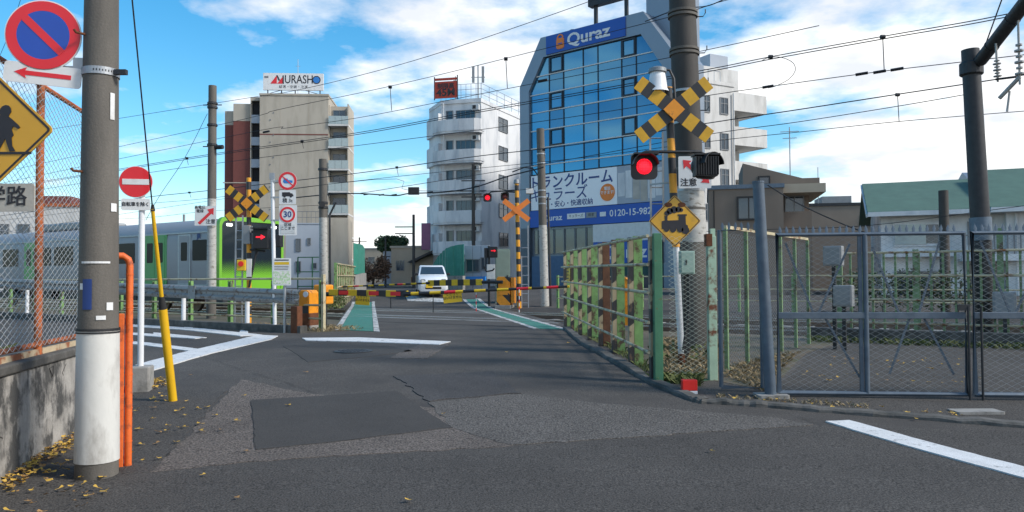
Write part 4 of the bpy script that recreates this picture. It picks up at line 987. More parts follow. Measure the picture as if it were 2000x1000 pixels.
# thin hanging rods of the near boom
for px, y0, y1, d, l in ((846, 574, 610, 18.7, 'dark hanging rod under the near boom beside the middle notice'), (930, 569, 608, 18.4, 'red and white hanging rod under the near boom right of the middle notice'), (763, 580, 602, 18.9, 'short dark hanging rod under the near boom between the two notices'), (1014, 565, 610, 18.1, 'red and white hanging rod under the near boom by the far machine')):
    a_, b_ = P(px, y0, d), P(px, y1, d)
    q = MB().tube([(0, 0, 0), b_ - a_], .011, 8).build('hanging_rod', 'guard_stripe' if 'red' in l else 'wire'); q.location = a_; tag(q, l, 'rod')
# far right machine
pf = GD(986, 31.6, road_z)
mr = machine('barrier_machine', 'orange striped barrier machine on the far right side of the crossing', pf, .55, .6, 1.28, R(-14), m='machine_stripe')
MB().bb(.3, .42, -.2, .2, .2, 1.25).build('side_cover', 'machine_orange', mr)
A2 = P(942, 551, 31.3); B2 = P(836, 553, 32.3); C2 = P(646, 561, 34.6)
bt2, an_ = boom('barrier_boom', 'far striped barrier boom in front of the white car', A2, B2, C2, .25, 0, 0)
MB().tube([(0, 0, 0), (-.9, 0, .0)], .07, 10).build('swivel', 'black', bt2)
# machine of the exit lane behind the right barrier fence
pm3 = GD(1212, 18.3, road_z); mq = machine('barrier_machine', 'orange barrier machine glimpsed behind the green barrier fence', pm3, .42, .42, 1.25, R(-15))
# ------- far right signal
dd = 31.2; p = GD(1014, dd, road_z)
sg = thing('crossing_signal', 'far crossing signal seen from behind with plain orange cross', 'crossing signal', p)
zz = lambda y: EYE.z + (543 - y) / F * dd - p.z; xx = lambda x: (x - 1014) / F * dd
MB().tube([(0, 0, -.1), (xx(1010), 0, zz(358))], .085, 16).build('striped_post', 'pole_stripe', sg, smooth=True)
MB().lathe([(.02, .2), (.1, .16), (.13, .0), (.02, -.02)], 14, c=(xx(1010), 0, zz(358))).build('cap', 'box_grey', sg, smooth=True)
crossbuck(sg, (xx(1009), -.12, zz(411)), 1.3, .21, 'sign_orange', True)
MB().tube([(xx(953), 0, zz(380)), (xx(960), 0, zz(374)), (xx(1010), 0, zz(371))], .03, 8).build('lamp_arm', 'black', sg, smooth=True)
MB().tube([(xx(1010), 0, zz(375)), (xx(988), 0, zz(374)), (xx(987), 0, zz(380))], .03, 8).build('lamp_arm', 'black', sg, smooth=True)
flash_lamp(sg, (xx(953), -.1, zz(386)), True, .15); flash_lamp(sg, (xx(987), -.1, zz(384)), False, .15)
mb = MB(); mb.bar((xx(1019), .1, 0), (xx(1019), .1, zz(500)), .04, .03).bar((xx(1032), .1, 0), (xx(1032), .1, zz(440)), .04, .03)
for i in range(7): z = zz(592 - i * 18); mb.tube([(xx(1019), .1, z), (xx(1032), .1, z)], .018, 6)
mb.build('ladder', 'galv', sg)
# direction indicator post next to it
dd = 32.5; p = GD(957, dd, road_z); zz = lambda y: EYE.z + (543 - y) / F * dd - p.z; xx = lambda x: (x - 957) / F * dd
di = thing('direction_indicator', 'black train direction indicator with red arrow left of the far signal', 'crossing signal', p)
MB().tube([(xx(955), 0, -.1), (xx(955), 0, zz(480))], .05, 12).build('post', 'steel_dark', di)
bx = MB().bb(xx(955), xx(972), -.25, .1, zz(503), zz(482)).build('indicator_box', 'black', di, bev=.03); MB().bb(xx(946), xx(953), -.1, .3, zz(503), zz(484)).build('side_box', 'black', di, bev=.02)
cx, cz = xx(964), zz(490); MB().pr([(cx - .1, cz + .02), (cx + .03, cz + .02), (cx + .03, cz + .06), (cx + .12, cz), (cx + .03, cz - .06), (cx + .03, cz - .02), (cx - .1, cz - .02)], -.27, -.251).build('red_arrow_light', 'lamp_red', bx)
MB().bb(xx(951), xx(967), -.1, .15, zz(545), zz(516)).build('white_cabinet', 'box_white', di, bev=.01)
MB().tube([(xx(945), -.1, zz(520)), (xx(950), -.1, zz(530)), (xx(962), -.1, zz(528)), (xx(966), -.1, zz(524))], .03, 8).build('cable', 'rubber', di, smooth=True)
dd = 34; p = GD(982, dd, road_z); q = MB().bb(-.33, .33, -.3, .3, -.05, 2.35).build('relay_cabinet', 'box_grey'); q.location = p; tag(q, 'tall grey green relay cabinet behind the far barrier machine', 'cabinet'); q.data.materials[0] = mat('cab_green', (.2, .26, .22), .5, var=.1)
MB().bb(-.29, .29, -.315, -.302, .05, 2.28).build('door', 'cab_green', q, bev=.01)
MB().bb(.18, .22, -.33, -.316, 1.0, 1.2).build('handle', 'steel_dark', q)
# ------- suspended height limit board and signal box
c = W(871, 172, 20.5)
hb = thing('height_limit_board', 'red height limit banner hanging from wires above the crossing', 'banner', c, R(-12))
w, h = 47 / F * c.y, 40 / F * c.y
MB().bb(-w / 2, w / 2, -.012, .012, -h / 2, h / 2 - .12).bb(-w / 2, w / 2, -.0125, .0125, h / 2 - .08, h / 2).build('banner', 'banner_red', hb)
text('banner_text', '制限高', .2, 'sign_black', hb, (0, -.014, .06), off=.004); text('banner_text', '45M', .34, 'sign_black', hb, (0, -.014, -.16), off=.008, sx=1.1)
MB().tube([(-w / 2, 0, -h / 2 - .05), (-w / 2, 0, h / 2 + .05)], .02, 6).tube([(w / 2, 0, -h / 2 - .05), (w / 2, 0, h / 2 + .08)], .02, 6).build('edge_bar', 'steel_dark', hb)
c = W(808, 373, 20.5); q = MB().bb(-.19, .19, -.06, .06, -.13, .13).build('hanging_box', 'black', bev=.01); q.location = c; tag(q, 'small black box hanging on the overhead cable', 'box'); MB().bb(-.15, .15, -.07, -.061, -.1, .1).build('face_plate', 'dark_inside', q)
# ================================================================== TRAIN
fc = P(425, 540, 28.0); root = Vector((fc.x, fc.y, 0)) + Vector((NDIR.x, NDIR.y, 0)) * 1.475
tn = thing('train', 'silver commuter train with bright green front standing at the crossing', 'train', (root.x, root.y, .365), -TA)
def tsec(x, grow=0):
    half = [(1.40, .98), (1.475, 1.35), (1.475, 2.75), (1.44, 3.05), (1.33, 3.27), (1.05, 3.45), (.55, 3.57), (0, 3.61)]
    return [(x, -y, z) for y, z in half] + [(x, y, z) for y, z in half[-2::-1]]
MB().loft([tsec(-20), tsec(-.12)]).build('body', 'train_steel', tn, smooth=True)
MB().loft([[(x, y * .985, (z - 2) * .99 + 2) for (x, y, z) in tsec(q)] for q in (-.12, .02)]).build('front_shell', 'train_lime', tn, smooth=True)
# front mask: dark glass turning to green dots at the bottom
m = mat('train_mask', (.30, .66, .05), .12, var=.02, coat=.4); t_ = m.node_tree; Lk = t_.links.new; b_ = t_.nodes['Principled BSDF']
tc = N(t_, 'ShaderNodeTexCoord'); sp = N(t_, 'ShaderNodeSeparateXYZ'); Lk(tc.outputs['Object'], sp.inputs[0])
def MM(op, a, b=None):
    n_ = N(t_, 'ShaderNodeMath', operation=op)
    for i, q in enumerate((a, b)):
        if q is None: continue
        if isinstance(q, (int, float)): n_.inputs[i].default_value = q
        else: Lk(q, n_.inputs[i])
    return n_.outputs[0]
pd = .07
u = MM('SUBTRACT', MM('FRACT', MM('MULTIPLY', MM('ADD', sp.outputs[1], sp.outputs[2]), 1 / pd)), .5); v = MM('SUBTRACT', MM('FRACT', MM('MULTIPLY', MM('ADD', MM('SUBTRACT', sp.outputs[1], sp.outputs[2]), 20), 1 / pd)), .5)
rr_ = MM('SQRT', MM('ADD', MM('MULTIPLY', u, u), MM('MULTIPLY', v, v)))
th_ = MM('MULTIPLY', MM('SUBTRACT', 2.05, sp.outputs[2]), .85)
gt = MM('LESS_THAN', rr_, th_); mx = N(t_, 'ShaderNodeMix', data_type='RGBA'); Lk(gt, mx.inputs[0]); mx.inputs[6].default_value = (.012, .02, .028, 1); mx.inputs[7].default_value = (.17, .44, .035, 1); Lk(mx.outputs[2], b_.inputs['Base Color'])
def rr2(y0, y1, z0, z1, r=.22, n=6):
    return [(y, z) for y, z in rrect(y1 - y0, z1 - z0, r, n, cx=(y0 + y1) / 2, cz=(z0 + z1) / 2)]
MB().px_(rr2(-1.37, 1.37, .75, 3.42), .021, .05).build('front_mask', 'train_mask', tn)
mb = MB(); o1, o2 = rr2(-1.47, 1.47, .70, 3.55, .3), rr2(-1.36, 1.36, .76, 3.41, .22); n = len(o1)
mb.add([(.09, y, z) for y, z in o1] + [(.09, y, z) for y, z in o2] + [(-.1, y, z) for y, z in o1] + [(.03, y, z) for y, z in o2],
       [(i, (i + 1) % n, (i + 1) % n + n, i + n) for i in range(n)] + [(i, (i + 1) % n, (i + 1) % n + 2 * n, i + 2 * n) for i in range(n)] + [(i + n, (i + 1) % n + n, (i + 1) % n + 3 * n, i + 3 * n) for i in range(n)]).build('front_frame', 'train_lime', tn, smooth=True)
for y in (-1.02, 1.02): MB().px_(rrect(.26, .1, .04, cx=y, cz=3.26), .051, .06).build('headlight', 'lamp_white', tn)
MB().px_(rrect(.5, .16, .03, cx=-.3, cz=3.2), .051, .056).build('destination_display', 'dark_inside', tn)
MB().tube([(.06, .1, 1.95), (.075, .35, 2.5)], .012, 6).build('wiper', 'black', tn)
MB().bb(-1.0, .0, -1.25, 1.25, .25, .74).build('skirt', 'steel_dark', tn, bev=.05)
# side details, local -y side (the side the road sees)
ys = -1.475
def side(x0, x1, z0, z1, nm, m, t=.012, par=tn, r=.05): return MB().pr(rrect(x1 - x0, z1 - z0, r, 4, cx=(x0 + x1) / 2, cz=(z0 + z1) / 2), ys - t, ys + .02).build(nm, m, par)
side(-1.5, -.62, 1.95, 2.72, 'cab_window', 'train_glass', .014)
dr = side(-2.4, -1.62, 1.05, 2.95, 'cab_door', 'galv', .010); side(-2.32, -1.7, 1.1, 2.9, 'door_leaf', 'train_steel', .016, dr, .03); side(-2.2, -1.82, 1.95, 2.65, 'door_window', 'train_glass', .022, dr); side(-1.66, -1.6, 1.3, 2.4, 'handrail', 'galv', .03, dr, .02)
for dx in (4.55, 9.4, 14.2, 18.6):
    side(-dx - .12, -dx + 1.42, 1.02, 3.02, 'door_panel', 'train_green', .008)
    for a_ in (0, .66):
        q = side(-dx + a_ + .0, -dx + a_ + .64, 1.05, 2.93, 'passenger_door', 'train_green', .018, tn, .02); side(-dx + a_ + .12, -dx + a_ + .52, 1.9, 2.68, 'door_window', 'train_glass', .024, q)
for x0, x1 in ((-6.9, -5.3), (-8.6, -7.2), (-11.6, -10.0), (-13.4, -11.9), (-16.4, -14.9)): side(x0, x1, 1.9, 2.72, 'window', 'train_glass', .014)
side(-20, -.3, 1.0, 1.06, 'sill_line', 'galv', .011, r=.005); side(-20, -.2, 2.98, 3.03, 'cant_line', 'galv', .013, r=.005)
text('operator_mark', 'JR', .26, 'sign_navy', tn, (-1.12, ys - .012, 2.85), off=.008)
mb = MB()
for x in (-3.2, -5.3): mb.tube([(x - .7, -1.05, .43), (x - .7, -.6, .43)], .43, 20)
mb = MB()
for bx_ in (-3.6, -16.4):
    bg = MB().bb(bx_ - 1.5, bx_ + 1.5, -1.2, -1.0, .38, .62).bb(bx_ - .5, bx_ + .5, -1.22, -.9, .6, .9).build('bogie', 'steel_dark', tn)
    for w_ in (-1.05, 1.05): MB().tube([(bx_ + w_, -.62, .42), (bx_ + w_, -.48, .42)], .42, 24).build('wheel', 'rail_steel', bg)
for x0, x1 in ((-6.8, -5.6), (-9.2, -7.4), (-11.6, -10.0), (-13.6, -12.4)): MB().bb(x0, x1, -1.2, -.3, .32, .95).build('equipment_box', 'steel_dark', tn, bev=.03)
MB().bb(-20, -1.0, -1.2, 1.2, .9, 1.0).build('underframe', 'steel_dark', tn)
MB().bb(-14, -10, -.95, .95, 3.5, 3.85).build('roof_unit', 'box_grey', tn, bev=.08)
MB().tube([(-3.5, -.5, 3.5), (-3.5, -.5, 3.85)], .05, 8).build('aerial', 'box_grey', tn)
# ================================================================== CAR
cpnt = P(843, 573, 39); cz_ = road_z(cpnt.x, cpnt.y)
car = thing('parked_car', 'small white hatchback with yellow number plate waiting beyond the crossing', 'car', (cpnt.x, cpnt.y, cz_), R(9))
def csec(y, w, zb, zt, r=.1, tw=None):
    tw = tw or w * .96
    h = [(w * .86, zb), (w, zb + r), (w, zb + (zt - zb) * .55), (tw, zt - r * .5), (tw * .9, zt)]
    return [(x, y, z) for x, z in h] + [(-x, y, z) for x, z in h[::-1]]
MB().loft([csec(-1.66, .60, .30, .66), csec(-1.60, .68, .2, .74), csec(-1.45, .725, .18, .88), csec(-1.05, .735, .18, .97), csec(-.85, .738, .18, 1.0), csec(.4, .738, .18, 1.0), csec(1.45, .73, .2, 1.0), csec(1.62, .69, .25, .97), csec(1.66, .6, .35, .9)]).build('body', 'car_white', car, smooth=True)
def cab(y, w0, z0, w1, z1): return [(w0, y[0], z0), (w1, y[1], z1 - .05), (w1 * .9, y[1], z1), (-w1 * .9, y[1], z1), (-w1, y[1], z1 - .05), (-w0, y[0], z0)]
roofm = MB().loft([[(.70, -.95, .93), (.69, -.93, .95), (-.69, -.93, .95), (-.70, -.95, .93)], [(.61, -.28, 1.40), (.55, -.26, 1.46), (-.55, -.26, 1.46), (-.61, -.28, 1.40)], [(.615, .3, 1.44), (.56, .3, 1.50), (-.56, .3, 1.50), (-.615, .3, 1.44)], [(.6, 1.25, 1.40), (.53, 1.25, 1.46), (-.53, 1.25, 1.46), (-.6, 1.25, 1.40)], [(.69, 1.6, .96), (.6, 1.6, .98), (-.6, 1.6, .98), (-.69, 1.6, .96)]]).build('cabin', 'car_white', car, smooth=True)
# windscreen: slightly proud of the cabin slope
def onsl(x, f): return (x, -.94 + .67 * f, .945 + .505 * f)
nrm = Vector((0, -.60, .80)) * .012
q = [Vector(onsl(x, f)) + nrm for x, f in ((-.61, .16), (.61, .16), (.52, .9), (-.52, .9))]
MB().add(q + [v_ - nrm * 2 for v_ in q], [(0, 1, 2, 3), (4, 7, 6, 5), (0, 4, 5, 1), (1, 5, 6, 2), (2, 6, 7, 3), (3, 7, 4, 0)]).build('windscreen', 'window_glass', car)
for sx in (-1, 1):
    vs = [(sx * .712, -.70, .985), (sx * .725, 1.3, .995), (sx * .628, 1.1, 1.36), (sx * .635, -.22, 1.36)]
    MB().add(vs + [(x - sx * .05, y, z) for x, y, z in vs], [(0, 1, 2, 3), (4, 7, 6, 5), (0, 4, 5, 1), (1, 5, 6, 2), (2, 6, 7, 3), (3, 7, 4, 0)]).build('side_window', 'window_glass', car)
    hl = MB().pr(rrect(.25, .2, .07, 5, cx=sx * .50, cz=.70), -1.64, -1.45).build('headlight', 'galv', car); MB().disc((sx * .51, .70), .065, -1.655, -1.641, 16).build('bulb', 'box_white', hl)
    MB().bb(sx * .74 - .02 - (0 if sx > 0 else .12), sx * .74 + .02 + (.12 if sx > 0 else 0), -.72, -.62, .98, 1.1).build('mirror', 'black', car, bev=.03)
    for y in (-1.05, 1.15):
        wv = MB().tube([(sx * .60, y, .265), (sx * .745, y, .265)], .265, 24).build('wheel', 'rubber', car); MB().tube([(sx * .74, y, .265), (sx * .752, y, .265)], .17, 18).build('rim', 'galv', wv)
MB().pr(rrect(.78, .12, .04, 4, cz=.36), -1.672, -1.6).build('lower_grille', 'black', car)
MB().pr(rrect(.40, .05, .02, 3, cz=.70), -1.668, -1.6).build('upper_grille', 'galv', car)
MB().bb(-.165 - .2, .165 - .2, -1.69, -1.67, .37, .535).build('number_plate', 'plate_yellow', car)
# ================================================================== RIGHT: barrier fence, wire panels, gate
o, an, ln = frame_of(FE0, FE1); o = Vector((FE0.x, FE0.y, 0))
bf = thing('barrier_fence', 'green and black striped barrier fence along the right road edge', 'fence', (o.x, o.y, 0), an)
gzl = lambda x: road_z(FE0.x + (FE1.x - FE0.x) * x / ln, FE0.y + (FE1.y - FE0.y) * x / ln)
d0 = FE0.y
zz = lambda y: EYE.z + (541 - y) / F * d0
MB().bb(-.05, .05, -.055, .055, gzl(0) - .1, zz(455)).build('end_post', 'fence_green_dk', bf, bev=.008)
n = 8
for i in range(n):
    x = .12 + (ln - .2) * (i / (n - 1)); zb = gzl(x)
    pm_ = 'fence_green' if i % 4 != 3 else ('fence_rust' if i in (3,) else 'fence_green')
    if i: MB().bb(x - .035, x - .02, -.13, .0, zb - .1, zb + 1.9).bb(x + .02, x + .035, -.13, .0, zb - .1, zb + 1.9).bb(x - .02, x + .02, -.07, -.055, zb - .1, zb + 1.9).build('post', pm_, bf)
    MB().bb(x - .06, x - .045, .01, .08, zb + .0, zb + 1.88).bb(x - .045, x + .05, .07, .08, zb, zb + 1.88).build('striped_plate', 'fence_stripe', bf)
za, zb_ = gzl(0), gzl(ln)
for y in (460, 516, 571, 629, 687):
    h = zz(y) - za
    MB().tube([(.0, .12, za + h), (ln, .12, zb_ + h)], .022, 8).build('pipe_rail', 'fence_cream', bf, smooth=True)
q = MB().bb(ln - 1.6, ln - 1.15, .125, .13, zb_ + 1.15, zb_ + 1.55).build('yellow_notice', 'plate_yellow', bf); mb = MB()
for i in range(4): mb.bb(ln - 1.55, ln - 1.2, .131, .133, zb_ + 1.22 + i * .08, zb_ + 1.25 + i * .08)
mb.build('notice_print', 'sign_black', q)
# wire panel between the striped fence and the rusty post
pr_ = G(1392, 742); a, b = FE0 + Vector((.1, 0, 0)), pr_
o, an, l1 = frame_of(a, b); zb = .2
wp = thing('wire_fence', 'chain link panel between the dark green post and the rusty pale green post', 'fence', (o.x, o.y, zb), an)
h1 = (742 - 455) / F * b.y
ob = inst(chain(l1 - .1, h1 - .1, .055, .0026).mesh('mesh', 'wire_mesh_green'), 'mesh', wp, (.05, 0, .1)); ob['kind'] = 'stuff'
MB().bb(0, l1, -.03, .03, .0, .06).build('base_rail', 'fence_green_dk', wp)
rp = thing('fence_post', 'rust streaked pale green square post between wire panels', 'post', (pr_.x, pr_.y, pr_.z - .05))
MB().bb(-.055, .055, -.055, .055, -.05, h1 + .0).build('shaft', 'fence_pale_green', rp, bev=.006); MB().bb(-.075, .0, -.07, .065, h1 - .13, h1 + .03).build('rusty_cap', 'rust', rp); MB().bb(-.01, .05, -.03, .03, h1 + .0, h1 + .1).build('stub', 'fence_pale_green', rp)
q0 = Vector((pr_.x - .22, pr_.y + .35, 0)); jb = thing('junction_box', 'pale green junction box behind the white signal post', 'box', P(1341, 513, pr_.y + .45))
MB().bb(-.1, .1, -.06, .06, -.16, .16).build('case', 'box_green', jb, bev=.01); MB().bb(-.085, .085, -.068, -.061, -.14, .14).build('lid', 'box_green', jb, bev=.006)
text('lid_text', 'Aいろは', .045, 'sign_black', jb, (0, -.07, .11)) if False else None
MB().bb(-.03, -.01, -.075, -.068, -.03, .04).build('latch', 'steel_dark', jb); MB().tube([(.02, 0, -.15), (.03, .03, -.6), (-.05, .05, -1.2)], .018, 8).build('cable', 'steel_dark', jb, smooth=True); MB().bb(-.03, .03, .06, .1, -1.25, .3).build('stand', 'steel_dark', jb)
# ---- gate
def pipe_frame(t, l, z0, z1, r=.024, m='gate_paint', mids=(), nm='frame'):
    mb = MB().tube([(0, 0, z0), (0, 0, z1), (l, 0, z1), (l, 0, z0), (0, 0, z0)], r, 10)
    return mb.build(nm, m, t, smooth=True)
a, b = G(1409, 764), G(1490, 766); o, an, l = frame_of(a, b); zb = a.z + .05
fp = thing('wire_fence', 'narrow pipe framed wire panel left of the tall gate post', 'fence', (a.x, a.y, zb), an)
hh = (762 - 457) / F * a.y
pipe_frame(fp, l, 0, hh, .026); ob = inst(chain(l, hh, .055, .0025).mesh('mesh', 'wire_mesh_dark'), 'mesh', fp, (0, .01, 0)); ob['kind'] = 'stuff'
spike = MB().add([(-.009, -.004, -.02), (.009, -.004, -.02), (0, 0, .085), (-.009, .004, -.02), (.009, .004, -.02), (-.02, 0, .035), (.02, 0, .035)], [(0, 1, 2), (4, 3, 2), (0, 2, 5), (1, 6, 2), (0, 3, 4, 1), (3, 5, 2), (4, 2, 6)]).mesh('spike', 'galv_blue')
for i in range(int(l / .075)): inst(spike, 'spike', fp, (.04 + i * .075, 0, hh + .02), (0, R((i * 37) % 11 - 5), 0))
pp = G(1506, 776); tpz = (770 - 352) / F * pp.y
gp = thing('gate_post', 'tall round blue grey steel gate post with a flat cap', 'post', pp)
MB().tube([(0, 0, -.1), (-.115, 0, tpz)], .066, 18).build('shaft', 'gate_paint', gp, smooth=True); MB().tube([(-.115, 0, tpz), (-.1155, 0, tpz + .02)], .07, 18).build('cap', 'gate_paint', gp); MB().pz(rrect(.36, .26, .03), -.08, .04).build('footing', 'concrete', gp)
ga, gb, gc = G(1522, 775), G(1893, 781), None
o, an, l = frame_of(ga, gb); zb = .19 + .05
def leaf(label, base, l, an, tilt=0):
    t = thing('gate_leaf', label, 'gate', base, an); H = (773 - 466) / F * ga.y; mid = (773 - 622) / F * ga.y
    pipe_frame(t, l, 0, H, .030)
    MB().bb(0, l, -.02, .02, mid - .045, mid + .03).build('mid_rail', 'gate_paint', t, bev=.005)
    x = l * .475
    MB().tube([(x, -.0, 0), (x, 0, H)], .030, 12).build('middle_post', 'gate_paint', t, smooth=True); MB().bb(x - .075, x - .035, -.0, .03, 0, H).build('post_flat', 'gate_paint', t)
    for (x0, z0), (x1, z1) in (((.40 * l, H * .94), (.22 * l, mid)), ((.25 * l, mid), (.44 * l, H * .1)), ((.72 * l, mid), (.6 * l, H * .12)), ((.78 * l, mid), (.94 * l, H * .12)), ((.52 * l, H * .92), (.66 * l, mid)), ((.05 * l, H * .95), (.2 * l, mid)), ((.88 * l, H * .95), (.76 * l, mid))):
        MB().bar((x0, .035, z0), (x1, .035, z1), .010, .024).build('brace', 'gate_paint', t)
    ob = inst(chain(l, H, .058, .0026).mesh('mesh', 'wire_mesh_dark'), 'mesh', t, (0, .018, 0)); ob['kind'] = 'stuff'
    for i in range(int(l / .075)): inst(spike, 'spike', t, (.04 + i * .075, 0, H + .022), (0, R((i * 53) % 13 - 6), 0))
    MB().bb(l - .1, l + .03, -.05, -.025, mid + .05, mid + .12).build('latch', 'steel_dark', t)
    return t, H, mid
lf1, H, mid = leaf('long blue grey wire gate leaf with spikes, left of the centre joint', Vector((ga.x, ga.y, zb)), l - .02, an)
dirg = (gb - ga).normalized(); g2 = gb + dirg * .07
lf2, _, _ = leaf('blue grey wire gate leaf with spikes at the right edge', Vector((g2.x, g2.y, zb)), l, an)
MB().tube([(.06, -.045, mid + .1), (.06, -.045, -.18)], .014, 8).tube([(-.08, -.045, mid + .1), (-.08, -.045, -.18)], .014, 8).build('drop_bolt', 'steel_dark', lf2)
q = MB().pz(rrect(.5, .22, .02), -.03, .012).build('bolt_plate', 'concrete', None); w_ = G(1906, 806); q.location = (w_.x, w_.y, road_z(w_.x, w_.y) + .014); q['kind'] = 'structure'
# green wire fence running back behind the gate
a, b = G(1420, 727), G(1580, 672); o, an, l = frame_of(a, b)
gf = thing('wire_fence', 'pale green wire fence running back behind the gate towards the track', 'fence', (a.x, a.y, .22), an)
H2 = 2.05
for i in range(6): x = l * i / 5; MB().bb(x - .025, x + .025, -.025, .025, -.1, H2).build('post', 'fence_sage', gf)
MB().bb(0, l, -.02, .02, .05, .10).build('base_rail', 'fence_pale_green', gf); MB().bb(0, l, -.02, .02, H2 - .0, H2 + .045).build('top_rail', 'fence_cream', gf)
ob = inst(chain(l, H2 - .15, .056, .0016).mesh('mesh', 'wire_mesh_dark'), 'mesh', gf, (0, .03, .1)); ob['kind'] = 'stuff'
# green rail fence along the track behind the gate
k0 = kof(*GD(1600, 14.6).xy); f0 = TR(k0, 16.35)
tf = thing('rail_fence', 'light green trackside fence seen through the wire gate', 'fence', (f0.x, f0.y, .35), -TA)
for i in range(9):
    x = .2 + i * 1.35
    MB().bb(x - .05, x + .05, -.05, .05, -.1, 1.75 if i not in (2, 3) else 2.1).build('post', 'fence_sage', tf)
for z in (.35, .8, 1.25, 1.7): MB().tube([(0, -.06, z), (12, -.06, z)], .022, 8).build('pipe_rail', 'fence_cream', tf)
for i in range(30): x = .4 + i * .2; MB().bb(x - .02, x + .02, -.02, .02, .2, 1.7).build('bar', 'fence_sage', tf)
# equipment between gate and track
for px, py, d, w, h, dp, lab in ((1628, 500, 13.2, .30, .34, .25, 'upper grey relay box seen through the gate'), (1648, 578, 13.0, .3, .36, .25, 'lower grey relay box seen through the gate'), (1962, 592, 13.6, .36, .4, .25, 'grey box behind the right gate leaf')):
    c = P(px, py, d); g = gz(c.x, c.y); t = thing('relay_box', lab, 'box', (c.x, c.y, g), -TA)
    MB().bb(-w / 2, w / 2, -dp / 2, dp / 2, c.z - g - h / 2, c.z - g + h / 2).build('case', 'box_grey', t, bev=.015); MB().bb(-.03, .03, -.03, .03, -.05, c.z - g - h / 2).build('stand', 'steel_dark', t)
    MB().bb(-w * .42, w * .42, -dp / 2 - .012, -dp / 2 - .001, c.z - g - h * .42, c.z - g + h * .42).build('door', 'box_grey', t, bev=.004)
# fences and hedge on the far side of the railway, right
def farfence(label, k0, k1, s, h, pm, rm, step=1.8, solid=None):
    a, b = TR(k0, s), TR(k1, s); t = thing('rail_fence', label, 'fence', (a.x, a.y, gz(a.x, a.y)), -TA); l = k1 - k0
    for i in range(int(l / step) + 1): MB().bb(i * step - .04, i * step + .04, -.04, .04, -.1, h).build('post', pm, t)
    for z in (h * .3, h * .6, h * .95): MB().tube([(0, -.05, z), (l, -.05, z)], .025, 6).build('pipe_rail', rm, t)
    return t
farfence('pale pipe fence beyond the tracks below the houses on the right', kof(*on_s(lambda y: road_r(y) + 3.2, 26.6)), 30, 26.6, 1.3, 'fence_green', 'fence_cream')
# ---------- left far corner: white-green zigzag fence and green curved wall
dA = GD(655, 33, road_z); dB = GD(690, 41, road_z)
o, an, l = frame_of(dA, dB)
zf_ = thing('barrier_fence', 'green and white barrier fence on the far left side of the crossing', 'fence', (dA.x, dA.y, dA.z), an)
for i in range(12):
    x = l * i / 11; MB().bb(x - .06, x + .06, -.05, .05, -.1, 1.95).build('post', 'fence_green', zf_); MB().bar((x - .1, -.08, .0), (x + .12, -.08, 1.9), .02, .14).build('striped_plate', 'fence_cream', zf_)
for z in (.4, .9, 1.4, 1.9): MB().tube([(0, -.11, z), (l, -.11, z)], .03, 6).build('pipe_rail', 'fence_cream', zf_)
def corr_wall(label, pts, h0, h1, m='green_wall', base=None, cat='wall', nm='corrugated_wall'):
    t = thing(nm, label, cat, (pts[0].x, pts[0].y, pts[0].z)); o = Vector(t.location)
    tot = 0; i = 0
    for a, b in zip(pts, pts[1:]):
        ll = (b - a).xy.length; n = max(1, int(ll / .55)); dv = (b - a) / n; an_ = math.atan2(dv.y, dv.x)
        for j in range(n):
            f = (i + j / n) / (len(pts) - 1); hh = h0 + (h1 - h0) * math.sin(f * math.pi / 2); h9 = h0 + (h1 - h0) * math.sin(min(1, (i + (j + 1) / n) / (len(pts) - 1)) * math.pi / 2); p = a + dv * j - o; lw = dv.xy.length
            mb = MB(lambda v, p=p, an_=an_: Matrix.Rotation(an_, 3, 'Z') @ v + p)
            mb.pz([(0, 0), (lw * .2, 0), (lw * .3, -.06), (lw * .7, -.06), (lw * .8, 0), (lw - .004, 0), (lw - .004, .02), (0, .02)], base or 0, hh); kk = len(mb.v) // 2
            mb.v = mb.v[:kk] + [(v[0], v[1], v[2] + (h9 - hh) * ((Vector((v[0], v[1], 0)) - Vector((p.x, p.y, 0))).length / lw)) for v in mb.v[kk:]]; mb.build('panel', m, t)
        i += 1
    if base:
        mb = MB()
        for a, b in zip(pts, pts[1:]): mb.bar(a - o + Vector((0, .05, base / 2)), b - o + Vector((0, .05, base / 2)), .2, base)
        mb.build('concrete_base', 'concrete', t)
corr_wall('green corrugated wall curving away left of the far road', [GD(712, 47, road_z), GD(708, 44, road_z), GD(699, 41.5, road_z), GD(690, 40.6, road_z)], 2.6, 2.75, base=1.1)
corr_wall('green corrugated wall curving behind the white car', [GD(846, 52, road_z), GD(858, 48, road_z), GD(875, 46, road_z), GD(906, 45, road_z)], 1.6, 2.75, base=.9)
# blue-white wall panel and blue parked vehicles right of the car
p0, p1 = GD(907, 46, road_z), GD(956, 45.5, road_z); o, an, l = frame_of(p0, p1)
t = thing('panel_wall', 'pale blue panel wall right of the green corrugated wall', 'wall', p0, an)
for i in range(3): MB().bb(i * l / 3 + .01, (i + 1) * l / 3 - .01, 0, .12, 0, 2.7).build('panel', 'wall_grey', t, bev=.01)
window(t, l * .35, 1.5, .9, .8); window(t, l * .82, 1.6, .5, .8)
MB().bb(.1, l - .1, -.5, -.3, .55, .85).build('blue_ledge', 'sign_blue_lt', t)
